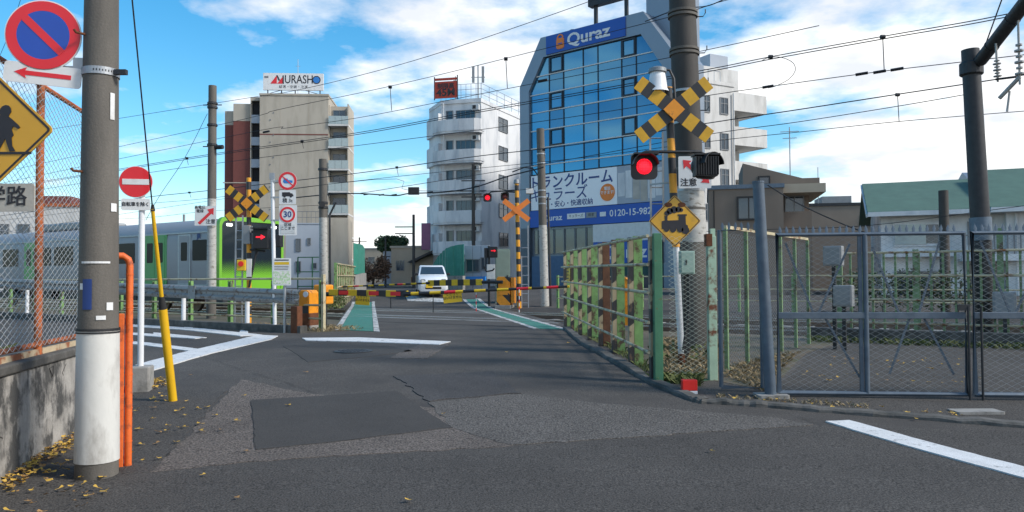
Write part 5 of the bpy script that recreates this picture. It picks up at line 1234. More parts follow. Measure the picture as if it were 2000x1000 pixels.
# ================================================================== BUILDINGS
# ---- blue glass storage building
DQ = 60.; qp = P(1019, 540, DQ); QA = R(-40)
qb = thing('storage_building', 'tall blue glass fronted storage building with chamfered top', 'building', (qp.x, qp.y, .85), QA)
QW, QH, QD = 13.4, 19.2, 14
outer = [(0, 0), (QW, 0), (QW, 15.9), (QW - 2.3, QH), (2.1, QH), (0, 15.7)]
MB().pr(outer, .25, 4.4).build('body', 'metal_silver', qb); MB().bb(.3, 8.0, 4.41, QD, 0, QH - 1).build('rear_block', 'metal_silver', qb)
glass = [(.9, 4.6), (12.5, 4.6), (12.5, 15.2), (10.9, 17.65), (2.35, 17.65), (.9, 15.2)]
def clip(poly, a, b):         # keep the part of the polygon left of a->b
    out = []; n = len(poly)
    f = lambda p: (b[0] - a[0]) * (p[1] - a[1]) - (b[1] - a[1]) * (p[0] - a[0])
    for i in range(n):
        p, q = poly[i], poly[(i + 1) % n]; fp, fq = f(p), f(q)
        if fp >= 0: out.append(p)
        if fp * fq < 0: t = fp / (fp - fq); out.append((p[0] + (q[0] - p[0]) * t, p[1] + (q[1] - p[1]) * t))
    return out
# frame round the glass: outer minus glass, as bars along each side
fr = MB(); n = len(outer)
inner = [(.9, 0), (12.5, 0), (12.5, 15.2), (10.9, 17.65), (2.35, 17.65), (.9, 15.2)]
for i in range(1, n):
    a, b, c, d_ = outer[i], outer[(i + 1) % n], inner[(i + 1) % n], inner[i]; fr.pr([a, b, c, d_], -.12, .249)
fr.build('facade_frame', 'metal_silver', qb)
MB().pr(glass, .16, .24).build('backing', 'mullion', qb)
cols = [.9, 2.75, 4.1, 5.9, 7.2, 9.2, 10.4, 12.5]; rows = [8.7, 9.4, 10.75, 12.1, 13.5, 14.9, 16.3, 17.65]
rn = random.Random(21)
for i in range(7):
    for j in range(7):
        g = .035; poly = [(cols[i] + g, rows[j] + g), (cols[i + 1] - g, rows[j] + g), (cols[i + 1] - g, rows[j + 1] - g), (cols[i] + g, rows[j + 1] - g)]
        for a, b in ((inner[2], inner[3]), (inner[4], inner[5])): poly = clip(poly, a, b)
        if len(poly) < 3: continue
        cx = sum(p[0] for p in poly) / len(poly); cz = sum(p[1] for p in poly) / len(poly)
        o = MB().pr([(x - cx, z - cz) for x, z in poly], -.01, .012).build('glass_pane', rn.choice(('facade_glass', 'facade_glass_b', 'facade_glass_c')), qb); o.location = (cx, .12, cz); o.rotation_euler = (R(rn.uniform(-.35, .35)), 0, R(rn.uniform(-.35, .35)))
        if i in (1, 5) and j in (6, 4, 2): 
            x0, x1, z0, z1 = cols[i] + .06, cols[i + 1] - .06, rows[j] + .06, rows[j + 1] - .06
            MB().bb(x0, x1, .0, .1, z0, z0 + .1).bb(x0, x1, .0, .1, z1 - .1, z1).bb(x0, x0 + .1, .001, .1, z0 + .1, z1 - .1).bb(x1 - .1, x1, .001, .1, z0 + .1, z1 - .1).build('window_frame', 'mullion', qb)
for z in rows[1:-1]:
    MB().bb(.92 , 12.48, .05, .1, z - .04, z + .04).build('transom', 'box_white', qb)
for x in cols[1:-1]:
    MB().bb(x - .035, x + .035, .06, .1, 8.7, 17.64).build('mullion', 'mullion', qb)
# roof sign
sgn = MB().bb(2.7, 9.7, -.22, -.125, 17.75, 19.15).build('roof_sign', 'quraz_blue', qb)
text('sign_text', 'Quraz', 1.25, 'white_plate', sgn, (6.55, -.225, 18.42), off=.028, sx=1.18, ex=.01)
lg = MB().pr(rrect(.72, .82, .18, 5, cx=4.05, cz=18.35), -.26, -.221).build('lock_logo', 'sign_orange', sgn); MB().ring((4.05, 18.76), .2, .3, -.258, -.222, 20).build('lock_ring', 'sign_orange', lg); MB().bb(3.85, 4.25, -.27, -.2605, 18.3, 18.38).build('lock_line', 'quraz_blue', lg)
for x, m in ((6.2, 1), (8.6, 1)): pass
rs = MB(); rs.bb(5.6, 5.85, 2, 2.2, QH, QH + 4).bb(8.3, 8.55, 2, 2.2, QH, QH + 4).bb(5.2, 9.6, 1.8, 2.4, QH + 2.2, QH + 3.4); rs.build('roof_tower', 'steel_dark', qb)
MB().bb(10.6, 13.2, 1.2, 4.2, 14, QH + 2.6).build('penthouse', 'metal_silver', qb)
MB().bb(6.5, 8.0, 1.5, 2.5, QH, QH + .35).build('roof_unit', 'box_white', qb); MB().lathe([(.5, 0), (.5, .3), (.2, .5)], 12, c=(4.2, 1.2, QH)).build('roof_vent', 'box_grey', qb)
mat('billboard_white', (.84, .85, .86), .5, var=.02)
# billboard
bb_ = MB().bb(1.0, 8.8, -.02, .06, 5.95, 8.62).build('billboard', 'billboard_white', qb)
text('billboard_text', 'トランクルーム', 1.1, 'sign_navy', bb_, (8.5, -.03, 7.95), off=.02, align='RIGHT'); text('billboard_text', 'キュラーズ', 1.1, 'sign_navy', bb_, (6.3, -.03, 7.0), off=.006, align='RIGHT', sx=.98)
text('billboard_text', '広い・安心・快適収納', .5, 'sign_navy', bb_, (6.75, -.03, 6.28), off=.006, align='RIGHT')
oc = MB().disc((8.0, 6.85), .62, -.06, -.021, 32).build('orange_disc', 'sign_orange', bb_); text('disc_text', '電話\nできます!', .28, 'white_plate', oc, (8.0, -.065, 6.97), off=.004)
ph = MB().bb(8.82, 12.5, -.02, .06, 5.95, 8.62).build('photo_panel', 'wall_grey', qb)
for i in range(6): MB().bb(8.9 + i * .6, 9.45 + i * .6, -.035, -.021, 6.05 + .14 * abs(i - 3), 8.5 - .12 * abs(i - 3)).build('corridor_door', 'tan_panel' if i in (2, 3) else 'wall_white', ph)
bl = MB().bb(.95, 12.5, -.1, .1, 4.62, 5.9).build('blue_band', 'quraz_blue', qb)
text('band_text', 'Quraz', .62, 'white_plate', bl, (1.0 + 2.1, -.105, 5.27), off=.012, sx=1.15); text('band_text', '0120-15-982', .66, 'white_plate', bl, (9.9, -.105, 5.3), off=.008)
sb_ = MB().bb(4.5, 6.1, -.13, -.101, 5.1, 5.5).build('search_box', 'white_plate', bl); text('box_text', 'キュラーズ', .26, 'sign_black', sb_, (5.3, -.135, 5.3)); s2_ = MB().bb(6.2, 7.1, -.13, -.101, 5.1, 5.5).build('search_button', 'box_grey', bl); text('box_text', '検索', .26, 'sign_black', s2_, (6.65, -.135, 5.3))
MB().bb(7.4, 7.9, -.13, -.101, 5.14, 5.46).build('dial_mark', 'white_plate', bl)
# lower floors
MB().bb(0, .9, -.12, .249, 0, 4.6).build('corner_pier', 'metal_silver', qb)
for i in range(6): window(qb, 1.6 + i * .98, 3.5, .92, 1.9, lambda p: p + Vector((0, .2, 0)), t=.05, mid=0)
MB().bb(1.0, 6.8, .0, .24, .0, 2.4).build('blue_base', 'quraz_blue', qb).data.materials[0] = mat('base_blue', (.07, .13, .22), .6, var=.15)
MB().bb(6.9, 12.5, -.3, .24, 3.3, 4.55).build('canopy', 'box_white', qb); ss_ = MB().bb(7.0, 12.4, -.4, -.301, 1.75, 3.28).build('lower_sign', 'quraz_blue', qb); text('sign_text', 'Quraz', 1.2, 'white_plate', ss_, (9.6, -.405, 2.5), off=.02, sx=1.15)
MB().bb(6.9, 12.5, -.1, .24, 0, 1.73).build('shop_front', 'window_glass', qb); MB().bb(QW, QW + .05, .3, 4.3, 0, 1).build('side_plinth', 'concrete', qb)
# ---- white apartment block with curved balconies
DWB = 70.
A_, B_, C1_, D_ = [P(px, 540, d).xy for px, d in ((839, 74.5), (862, 71), (941, 70), (1052, 82))]
E_ = D_ + V2(-9, 6); F_ = A_ + V2(2, 9)
wb_ = thing('apartment_block', 'white six storey apartment block with balconies left of the glass building', 'building', (C1_.x, C1_.y, .85))
oc_ = C1_; loc = lambda p: (p.x - oc_.x, p.y - oc_.y)
Hh = 16.9
ft = [loc(p) for p in (A_, B_, C1_, D_, E_, F_)]
MB().pz(ft, 0, Hh).build('wall', 'wall_white', wb_)
MB().pz([(x * 1.0 + (-.0), y - .15) for x, y in ft], Hh, Hh + .35).build('parapet', 'wall_white', wb_)
# front local axes: along B->C
fb, fc_ = Vector((*loc(B_), 0)), Vector((*loc(C1_), 0)); fd = (fc_ - fb); fl = fd.length; fan = math.atan2(fd.y, fd.x)
TF = lambda p: Matrix.Rotation(fan, 3, 'Z') @ p + fb
fl_h = 2.78
for k in range(5):
    z = Hh - fl_h * (k + 1)
    # balcony: slab and curved parapet
    bal = [(-.9, .3), (-.6, -.35), (.0, -.8), (.8, -1.05), (fl * .55, -1.15), (fl - .35, -1.1), (fl + .12, -.8), (fl + .25, -.2), (fl + .25, .0)]
    sl = MB(TF).pz(bal + [(fl, .1), (-.9, .4)], z - .12, z + .05).build('balcony_slab', 'wall_white', wb_)
    mb = MB(TF)
    for (x0, y0), (x1, y1) in zip(bal, bal[1:]): mb.bar((x0, y0, z + .58), (x1, y1, z + .58), .12, 1.06)
    mb.build('balcony_parapet', 'wall_white', sl)
    window(wb_, fl * .62, z + 1.45, fl * .48, 1.35, TF, mid=3, fm='frame_grey'); window(wb_, fl * .22, z + 1.2, .7, 1.9, TF, mid=0)
    ac = MB(TF).bb(fl * .80, fl * .98, -.5, -.12, z + 2.0, z + 2.5).build('air_conditioner', 'box_white', wb_, bev=.02); MB(TF).bb(fl * .83, fl * .91, -.52, -.501, z + 2.08, z + 2.42).build('fan_grille', 'black', ac)
    MB(TF).tube([(fl * .12, -.6, z + 1.1), (fl * .12, -.6, z + 2.75)], .05, 8).build('downpipe', 'wall_white', wb_)
# ground floor
window(wb_, fl * .25, 1.6, .5, 1.3, TF); window(wb_, fl * .7, 1.6, 1.6, 1.4, TF)
# right side, along C->D
rd = Vector((*loc(D_), 0)) - fc_; ran = math.atan2(rd.y, rd.x); TS = lambda p: Matrix.Rotation(ran, 3, 'Z') @ p + fc_
for k in range(6):
    z = Hh - fl_h * (k + 1) + 1.45
    for x in (4.6, 10.2): window(wb_, x, z, 2.0, 1.35, TS, mid=1, cross=True)
# left bumps
for k in range(5):
    z = Hh - fl_h * (k + 1); la, lb = loc(A_), loc(B_); MB().pz([(la[0] - .25, la[1]), (lb[0] - .2, lb[1] - .4), (lb[0] + .3, lb[1] + .2), (la[0] + .5, la[1] + .5)], z + .1, z + 1.9).build('side_bay', 'wall_white', wb_)
# roof rail, aerials
mb = MB(); rp_ = [loc(p) for p in (B_, C1_, D_)]
for (x0, y0), (x1, y1) in zip(rp_, rp_[1:]):
    n = 8 if (x1 - x0) < 6 else 12
    for i in range(n + 1): mb.tube([(x0 + (x1 - x0) * i / n, y0 + (y1 - y0) * i / n + .2, Hh + .3), (x0 + (x1 - x0) * i / n, y0 + (y1 - y0) * i / n + .2, Hh + 1.8)], .025, 5)
    for z in (.8, 1.3, 1.8): mb.tube([(x0, y0 + .2, Hh + z), (x1, y1 + .2, Hh + z)], .022, 5)
mb.build('roof_railing', 'galv', wb_)
mb = MB(); mb.tube([(-.3, .8, Hh), (-.3, .8, Hh + 3.6)], .06, 8)
for dx in (-.45, .45): mb.bb(-.3 + dx - .12, -.3 + dx + .12, .7, .9, Hh + 2.0, Hh + 3.5)
mb.bar((-.95, .8, Hh + 2.5), (.35, .8, Hh + 2.5), .06, .06)
mb.build('aerial_array', 'box_grey', wb_)
MB().tube([(-2.4, .8, Hh), (-2.4, .8, Hh + 2.6)], .05, 6).bb(-2.6, -2.2, .7, .9, Hh + 1.7, Hh + 2.2).build('aerial', 'box_grey', wb_)
# ---- beige apartment block with roof sign
DM = 96.; mp_ = P(506, 540, DM)
mu = thing('apartment_block', 'tall beige and red brown apartment block with white roof sign', 'building', (mp_.x, mp_.y, .85), R(4))
MW, MH = 8.5, 23.9
MB().bb(0, MW, 0, 10, 0, MH).build('front_wall', 'wall_beige', mu); MB().bb(0, MW, -.02, -.001, MH - 5.0, MH - 4.85).build('red_line', 'wall_red', mu)
MB().bb(-.06, MW + .06, -.08, 10.05, MH, MH + .25).build('parapet', 'wall_beige', mu)
for k in range(9):
    z = MH - 2.2 - 2.82 * k
    if z < 1: break
    MB().disc((1.7, z), .09, -.05, -.001, 10).build('vent_hood', 'frame_grey', mu); MB().disc((1.3, z - .9), .09, -.05, -.001, 10).build('vent_hood', 'frame_grey', mu)
for x in (2.5, 6.0): MB().bb(x, x + .03, -.012, -.001, 0, MH - .2).build('joint', 'wall_tan', mu)
MB().bb(-1.25, -.001, 1.2, 9, 0, MH - .3).build('stair_core', 'dark_inside', mu); MB().bb(-1.3, -1.2, .55, 9, 0, MH - .2).bb(-1.3, 0, .6, 9, MH - .55, MH - .1).build('stair_wall', 'wall_beige', mu)
for k in range(9):
    z = MH - 2.9 - 2.82 * k
    if z < 0: break
    MB().bb(-1.2, -.002, .6, 1.19, z - .5, z + .55).build('landing_parapet', 'wall_grey', mu)
MB().bb(-3.5, -1.31, .9, 9, 0, MH - 3.1).build('red_bay', 'wall_red', mu); MB().bb(-3.5, -1.31, .88, 9, MH - 3.09, MH - .9).build('bay_top', 'wall_beige', mu)
MB().bb(-4.75, -3.51, 1.6, 9, 0, MH - 3.5).build('red_bay', 'wall_red', mu); MB().bb(-4.75, -3.51, 1.58, 9, MH - 3.49, MH - 1.7).build('bay_top', 'wall_beige', mu)
for z in (MH - 11,): MB().bb(-4.76, -1.3, .86, 1.0, z, z + .12).build('pale_line', 'wall_beige', mu)
for k in range(8):
    z = MH - 3.6 - 2.82 * k
    if z < .5: break
    sl = MB().bb(MW, MW + 2.55, -.2, 5, z - .22, z).build('balcony_slab', 'wall_offwhite', mu)
    for i in range(3): MB().bb(MW + .05 + i * .83, MW + .85 + i * .83, -.18, -.13, z + .02, z + 1.05).build('glass_panel', 'clear_glass_rail', sl)
    MB().bb(MW + 2.4, MW + 2.52, -.15, 5, z - .2, z + 2.6).build('side_fin', 'wall_beige', sl)
    MB().bb(MW, MW + .12, .3, 5, z, z + 2.5).bb(MW + .1, MW + 2.4, 1.2, 1.4, z, z + 2.55).build('recess_wall', 'wall_beige', mu)
    window(mu, MW + 1.2, z + 1.05, 1.6, 2.0, lambda p: p + Vector((0, 1.2, 0)), t=.08)
sgp = MB().bb(.35, 7.85, .2, .5, MH + .75, MH + 2.9).build('roof_sign', 'white_plate', mu)
for x in (.9, 2.6, 4.3, 6.0, 7.4): MB().bb(x - .06, x + .06, .3, .42, MH + .2, MH + .75).build('sign_leg', 'steel_dark', mu)
MB().bar((1, .35, MH + .3), (2.5, .35, MH + .75), .06, .06).build('sign_brace', 'steel_dark', mu); MB().bar((7.2, .35, MH + .3), (5.6, .35, MH + .75), .06, .06).build('sign_brace', 'steel_dark', mu)
fit(text('sign_text', 'URASH', 1.5, 'sign_black', sgp, (3.0, .19, MH + 2.08), off=.008, ex=.01, align='LEFT'), 3.45); MB().ring((6.98, MH + 2.08), .41, .52, .178, .199, 28).build('letter_ring', 'sign_black', sgp)
MB().pr([(1.25, MH + 1.55), (2.05, MH + 2.62), (2.05, MH + 1.55)], .18, .199).pr([(2.1, MH + 1.55), (2.75, MH + 2.4), (2.75, MH + 1.55)], .18, .199).build('red_triangle', 'sign_red', sgp)
MB().pr([(1.95, MH + 2.6), (2.15, MH + 2.62), (2.45, MH + 2.0), (2.3, MH + 1.9)], .178, .198).build('letter_stroke', 'sign_black', sgp); MB().bb(2.76, 2.92, .178, .198, MH + 1.55, MH + 2.6).build('letter_stem', 'sign_black', sgp)
MB().disc((6.98, MH + 2.08), .405, .176, .1965, 24).build('blue_disc', 'sign_blue_lt', sgp)
text('sign_text', '給湯・空調・冷凍', .42, 'sign_black', sgp, (4.1, .19, MH + 1.15), sp=1.15)
MB().bb(.5, 1.0, .19, .199, MH + 2.25, MH + 2.5).build('small_mark', 'frame_grey', sgp)
MB().tube([(4.3, 2, MH), (4.3, 2, MH + 5.2)], .035, 6).bar((4.0, 2, MH + 4.3), (4.6, 2, MH + 4.3), .04, .04).build('aerial', 'galv', mu)
# ---- small grey house in front of it
sp_ = P(558, 540, 66.)
gh = thing('grey_house', 'low pale grey three storey house behind the train front', 'building', (sp_.x, sp_.y, .85), R(8))
MB().bb(0, 3.0, 0, 6, 0, 5.5).build('wall', 'wall_grey', gh); MB().bb(3.001, 5.2, .4, 6, 0, 6.1).build('wall', 'wall_beige', gh); MB().bb(-.05, 3.0, -.05, 6.05, 5.501, 5.6).build('parapet', 'wall_grey', gh)
for x, z, w, h in ((1.05, 3.7, .45, 1.1), (1.95, 4.0, .3, .6), (1.05, 1.8, .45, 1.0), (2.4, 1.9, .4, .5)): window(gh, x, z, w, h, t=.05, mid=0)
mb = MB()
for i in range(8): mb.tube([(.2 + i * .38, .2, 5.6), (.2 + i * .38, .2, 6.6)], .02, 5)
mb.tube([(.2, .2, 6.6), (2.9, .2, 6.6)], .025, 5).tube([(.2, .2, 6.1), (2.9, .2, 6.1)], .02, 5); mb.build('roof_railing', 'frame_grey', gh)
# green pipe stair/frame at its foot
fp_ = thing('green_frame', 'dark green steel frame beside the left trackside pole', 'frame', GD(606, 37, road_z))
mb = MB()
for x in (-.6, .1, .5, .95): mb.bar((x, 0, 0), (x, 0, 2.3), .05, .05)
for z in (.9, 1.6, 2.3): mb.bar((-.6, 0, z), (.95, 0, z), .05, .05)
mb.build('bars', 'fence_green_dk', fp_)
# ---- tan low building at the end of the road, tree, bush, purple sign
tb_ = P(764, 540, 74.)
tb = thing('low_building', 'low tan building at the end of the road behind the car', 'building', (tb_.x, tb_.y, .85), R(-8))
MB().bb(0, 4.3, 0, 8, 0, 3.7).build('wall', 'wall_tan', tb); MB().bb(-.1, 4.4, -.1, 8, 3.7, 3.9).build('parapet', 'wall_beige', tb); MB().bb(2.0, 2.35, -.05, -.001, .3, .9).build('meter_box', 'rust', tb)
MB().pr([(1.9, 2.3), (4.6, 3.5), (4.6, 3.3), (2.2, 2.2)], -1.2, -.001).build('awning', 'steel_dark', tb)
MB().bb(-.9, -.001, .4, 6, 0, 3.4).build('side_wall', 'wall_grey', tb); window(tb, .9, 2.0, .8, 1.0)
vs_ = P(832, 462, 72.); q = MB().bb(-.42, .42, -.15, .15, -1.25, 1.25).build('vertical_sign', 'purple_sign', bev=.02); q.location = vs_; tag(q, 'narrow purple vertical shop sign left of the white apartment block', 'sign'); MB().bb(-.03, .03, .0, .6, -1.0, 1.0).build('bracket', 'steel_dark', q)
MB().bb(-.3, .3, -.17, -.151, -1.1, 1.1).build('sign_face', 'purple_sign', q)
def tree(label, px, py, d, rad, n, size, m='foliage', trunk=True, seed=1, nm='tree', cat='tree'):
    c = P(px, py, d); g = gz(c.x, c.y); t = thing(nm, label, cat, (c.x, c.y, g)); rn = random.Random(seed); h = c.z - g
    mb = MB(); mb.tube([(0, 0, -.1), (.05, 0, h * .5), (0, 0, h)], [max(.05, rad[0] * .09), max(.04, rad[0] * .06), .02], 8)
    for i in range(7):
        a = rn.uniform(0, 6.28); mb.tube([(0, 0, h * rn.uniform(.35, .8)), (rad[0] * .6 * math.cos(a), rad[1] * .6 * math.sin(a), h + rad[2] * rn.uniform(-.4, .5))], [max(.03, rad[0] * .03), .01], 5)
    mb.build('trunk', 'bark', t)
    mb = MB()
    for i in range(11):
        a = rn.uniform(0, 6.28); e = rn.uniform(-.7, .8); cc = Vector((rad[0] * .62 * math.cos(a) * math.cos(e), rad[1] * .62 * math.sin(a) * math.cos(e), rad[2] * .7 * math.sin(e) + h)); f = rn.uniform(.32, .55)
        s_ = leaf_mesh(n // 11, (rad[0] * f, rad[1] * f, rad[2] * f), size, seed * 50 + i); mb.add([Vector(v) + cc for v in s_.v], s_.f)
    mb.build('crown', m, t); return t
tree('green tree above the low tan building', 766, 480, 84, (1.9, 1.8, 1.25), 3600, .16, seed=3)
tree('reddish brown bare bush at the end of the left footway', 728, 525, 62, (1.5, 1.2, 1.35), 2600, .11, 'foliage_dry', seed=8, nm='bush', cat='bush')
tree('second brown bush behind the green curved wall', 712, 530, 70, (1.2, 1.2, 1.2), 1800, .12, 'foliage_dry', seed=9, nm='bush', cat='bush')
# ---- right side: white apartment with stepped balconies
ra = P(1372, 540, 66.)
wr = thing('apartment_block', 'white apartment block with stacked balconies behind the brown house', 'building', (ra.x, ra.y, .85), R(28))
MB().bb(-3.5, 3.9, 0, 12, 0, 17.6).build('wall', 'wall_offwhite', wr); MB().bb(-3.6, 3.95, -.08, 12, 17.6, 17.9).build('parapet', 'wall_offwhite', wr)
MB().bb(1.2, 7.4, 3.0, 12, 17.9, 20.2).build('roof_block', 'wall_offwhite', wr); MB().bb(4.4, 6.6, 3.5, 9, 20.2, 21.6).build('roof_tower', 'wall_grey', wr)
for k in range(5):
    z = 17.2 - 3.15 * k
    for x in (-2.2, .6, 2.7): window(wr, x, z - 1.4, .95, 1.5, t=.07, mid=1, cross=True)
    if z > 2:
        sl = MB().bb(3.92, 9.0, 1.2, 5.2, z - 1.35, z - 1.1).build('balcony_slab', 'wall_offwhite', wr); MB().bb(3.92, 7.6, 1.05, 1.2, z - 1.35, z + .35).build('balcony_parapet', 'wall_offwhite', sl)
        MB().px_([(1.05, z - 1.34), (5.2, z - 1.34), (5.2, z + 1.0), (4.6, z + .25), (1.05, z + .34)], 7.61, 9.0).build('side_fin', 'wall_offwhite', sl)
        MB().bb(3.92, 7.6, 3.2, 5.4, z - 1.1, z + 1.7).build('recess_wall', 'wall_offwhite', wr); window(wr, 5.4, z + .3, 1.8, 2.1, lambda p: p + Vector((0, 3.2, 0)), t=.08)
mb = MB()
for i in range(9): mb.tube([(-3 + i * .7, .3, 17.9), (-3 + i * .7, .3, 18.9)], .03, 5)
mb.tube([(-3, .3, 18.9), (2.6, .3, 18.9)], .03, 5); mb.build('roof_railing', 'galv', wr)
MB().tube([(3.7, -.15, 0), (3.7, -.15, 17)], .07, 8).build('downpipe', 'box_white', wr)
# ---- brown house
ba = P(1386, 540, 32.5)
bh = thing('brown_house', 'brown flat roofed house behind the gate post on the far side of the track', 'house', (ba.x, ba.y, .35), R(-14))
MB().bb(0, 3.0, 0, 6, 0, 4.95).build('wall', 'wall_brown', bh); MB().bb(-.05, 3.05, -.06, 6, 4.95, 5.12).build('roof_edge', 'galv_blue', bh)
window(bh, 1.62, 4.12, .95, 1.0, fm='black', t=.07, mid=1); MB().bb(.2, .23, -.03, -.001, 0, 4.9).build('joint', 'dark_inside', bh)
MB().pr([(1.5, 5.13), (3.0, 5.13), (4.7, 5.13), (4.7, 5.55), (4.0, 5.55), (1.5, 6.3)], 2.0, 6).build('upper_roof', 'wall_brown', bh); window(bh, 2.4, 5.5, .5, .4, lambda p: p + Vector((0, 2.0, 0)), fm='black', mid=0)
MB().bb(3.001, 4.2, .8, 6, 0, 4.0).build('wing', 'wall_brown', bh); MB().bb(3.0, 4.7, .3, 5, 4.75, 5.12).build('balcony', 'wall_tan', bh); window(bh, 3.6, 4.35, .8, .8, lambda p: p + Vector((0, 1.6, 0)), t=.05); MB().bb(3.0, 4.2, 1.6, 5, 4.0, 4.75).build('upper_wing', 'wall_brown', bh)
MB().tube([(3.6, 3, 5.5), (3.6, 3, 8.0)], .025, 5).bar((3.2, 3, 7.8), (4.0, 3, 7.8), .03, .03).bar((3.3, 3, 7.5), (3.9, 3, 7.5), .03, .03).build('aerial', 'galv', bh)
mat('wall_sand', (.27, .22, .175), .85, var=.12, scale=1, bump=.15, bscale=14)
# ---- second brown building
bb2 = P(1570, 540, 40.); b2 = thing('brown_building', 'low brown building with roof unit between the brown and the green roofed house', 'building', (bb2.x, bb2.y, .35), R(-10))
MB().bb(0, 4.2, 0, 8, 0, 4.9).build('wall', 'wall_sand', b2); MB().bb(-.05, 4.25, -.05, 8.05, 4.9, 5.05).build('parapet', 'steel_dark', b2); MB().bb(1.4, 2.9, 2, 4, 5.05, 5.6).build('roof_unit', 'box_grey', b2); window(b2, 3.4, 4.3, .6, .7, fm='black', mid=0); MB().tube([(1.2, 2, 5), (1.2, 2, 7.2)], .02, 5).build('aerial', 'galv', b2)
# ---- white house with green roof
ha = P(1722, 540, 31.); HA = R(-30)
hs = thing('white_house', 'white house with green gabled roof beyond the tracks on the right', 'house', (ha.x, ha.y, .35), R(-22))
hw = 4.9
wallm = [ (0, 0), (hw, 0), (hw, 3.9), (0, 3.9)]
MB().bb(0, hw, 0, 7, 0, 3.9).build('wall', 'wall_white', hs)
MB().px_([(0, 3.9), (7, 3.9), (3.5, 5.25)], .0, hw).build('gable_wall', 'wall_white', hs)
def roofslab(x0, x1, y0, z0, y1, z1, th=.1): return MB().px_([(y0, z0), (y1, z1), (y1, z1 + th), (y0, z0 + th)], x0, x1)
rf_ = roofslab(-.5, hw + .4, -.55, 3.72, 3.5, 5.3).build('roof', 'roof_green', hs); roofslab(-.5, hw + .4, 7.55, 3.72, 3.5, 5.3).build('roof', 'roof_green', hs)
for i in range(0): MB().px_([(-.4, 3.875), (3.45, 5.385), (3.45, 5.42), (-.4, 3.91)], -.3 + i * .6, -.27 + i * .6).build('seam', 'roof_green', rf_)
MB().bb(-.5, hw + .4, -.64, -.55, 3.62, 3.8).build('gutter', 'wall_white', hs); MB().px_([(-.5, 3.6), (3.5, 5.2), (3.5, 5.35), (-.5, 3.75)], -.56, -.501).build('barge_board', 'wall_white', hs)
window(hs, 1.3, 2.9, 1.7, .95, fm='wall_white', t=.1, mid=1); MB().bb(.5, 1.6, -.12, -.081, 2.5, 3.3).build('curtain', 'clear_glass_rail', hs); window(hs, 3.4, 2.9, .7, .9, fm='frame_grey', mid=0)
window(hs, 1.3, .9, 1.7, 1.1, fm='frame_grey', mid=1); window(hs, 3.6, .9, 1.2, 1.6, fm='frame_grey', mid=1); bal_ = MB().bb(2.7, 4.85, -.9, -.82, 1.9, 2.05).bb(2.7, 4.85, -.9, -.001, 1.8, 1.9).build('balcony', 'wall_white', hs)
for i in range(11): MB().bb(2.72 + i * .21, 2.76 + i * .21, -.88, -.84, 2.05, 2.75).build('baluster', 'frame_grey', bal_)
MB().bb(2.7, 4.85, -.9, -.82, 2.75, 2.81).build('handrail', 'frame_grey', bal_); MB().tube([(4.75, -.08, 0), (4.75, -.08, 3.7)], .04, 8).build('downpipe', 'wall_white', hs); MB().bb(0, 2.6, -.5, -.001, 2.0, 2.15).build('eave', 'wall_white', hs)
h2 = P(1968, 540, 29.); hs2 = thing('white_house', 'pale blue white house with green roof cut by the right edge', 'house', (h2.x, h2.y, .35), R(-22))
MB().bb(0, 7, 0, 7, 0, 3.9).build('wall', 'wall_white', hs2); roofslab(-.6, 7.4, -.55, 3.72, 3.5, 5.6).build('roof', 'roof_green', hs2); MB().px_([(0, 3.9), (7, 3.9), (3.5, 5.5)], .0, 7).build('gable_wall', 'wall_white', hs2); MB().bb(-.6, 7.4, -.64, -.55, 3.62, 3.8).build('gutter', 'wall_white', hs2); MB().tube([(.3, -.1, 0), (.3, -.1, 3.6)], .04, 8).build('downpipe', 'wall_white', hs2); window(hs2, 1.6, 2.6, 1.4, 1.0, fm='frame_grey')
hb3 = P(1640, 540, 62.); hz3 = thing('white_house', 'farther pale house far behind the green roofs', 'house', (P(1985, 540, 55).x, 55, .85), R(-10)); MB().bb(-2, 8, 0, 6, 0, 6.8).build('wall', 'wall_grey', hz3); MB().px_([(-.4, 6.7), (3, 8.6), (6.4, 6.7)], -2.3, 8.3).build('roof', 'metal_silver', hz3)
# ---- far left: white building with red top seen through the wire fence
lb = P(60, 540, 60.); fb_ = thing('white_building', 'white building with rusty red roof edge seen through the left wire fence', 'building', (lb.x - 3.2, lb.y, .85), R(10))
MB().bb(0, 6.4, 0, 6, 0, 6.6).build('wall', 'wall_offwhite', fb_); MB().bb(3.5, 5.6, .5, 5, 6.6, 7.5).build('roof_house', 'wall_red', fb_); MB().bb(-.1, 6.5, -.1, 6.1, 6.6, 6.85).build('roof_edge', 'rusty_orange', fb_)
for i in range(4): window(fb_, .9 + i * 1.5, 4.6, .9, 1.2); window(fb_, .9 + i * 1.5, 1.8, .9, 1.2)
# distant low skyline pieces behind the train
for px, d, w, h, m, lab in ((300, 120, 26, 6.0, 'wall_offwhite', 'far low pale building behind the silver train'), (720, 150, 12, 6.5, 'wall_tan', 'far small house at the end of the road'), (1700, 110, 26, 7.6, 'wall_brown', 'far brown building behind the houses on the right'), (1560, 120, 18, 8.0, 'wall_grey', 'far grey building behind the low brown building')):
    c = P(px, 540, d); t = thing('far_building', lab, 'building', (c.x, c.y, .85), R(random.uniform(-12, 12)))
    MB().bb(-w / 2, w / 2, 0, 8, 0, h).build('wall', m, t); MB().bb(-w / 2 - .1, w / 2 + .1, -.1, 8.1, h, h + .25).build('parapet', 'frame_grey', t)
    for i in range(int(w / 2.6)):
        for z in (1.6, 4.4): window(t, -w / 2 + 1.4 + i * 2.6, z, 1.3, 1.2)
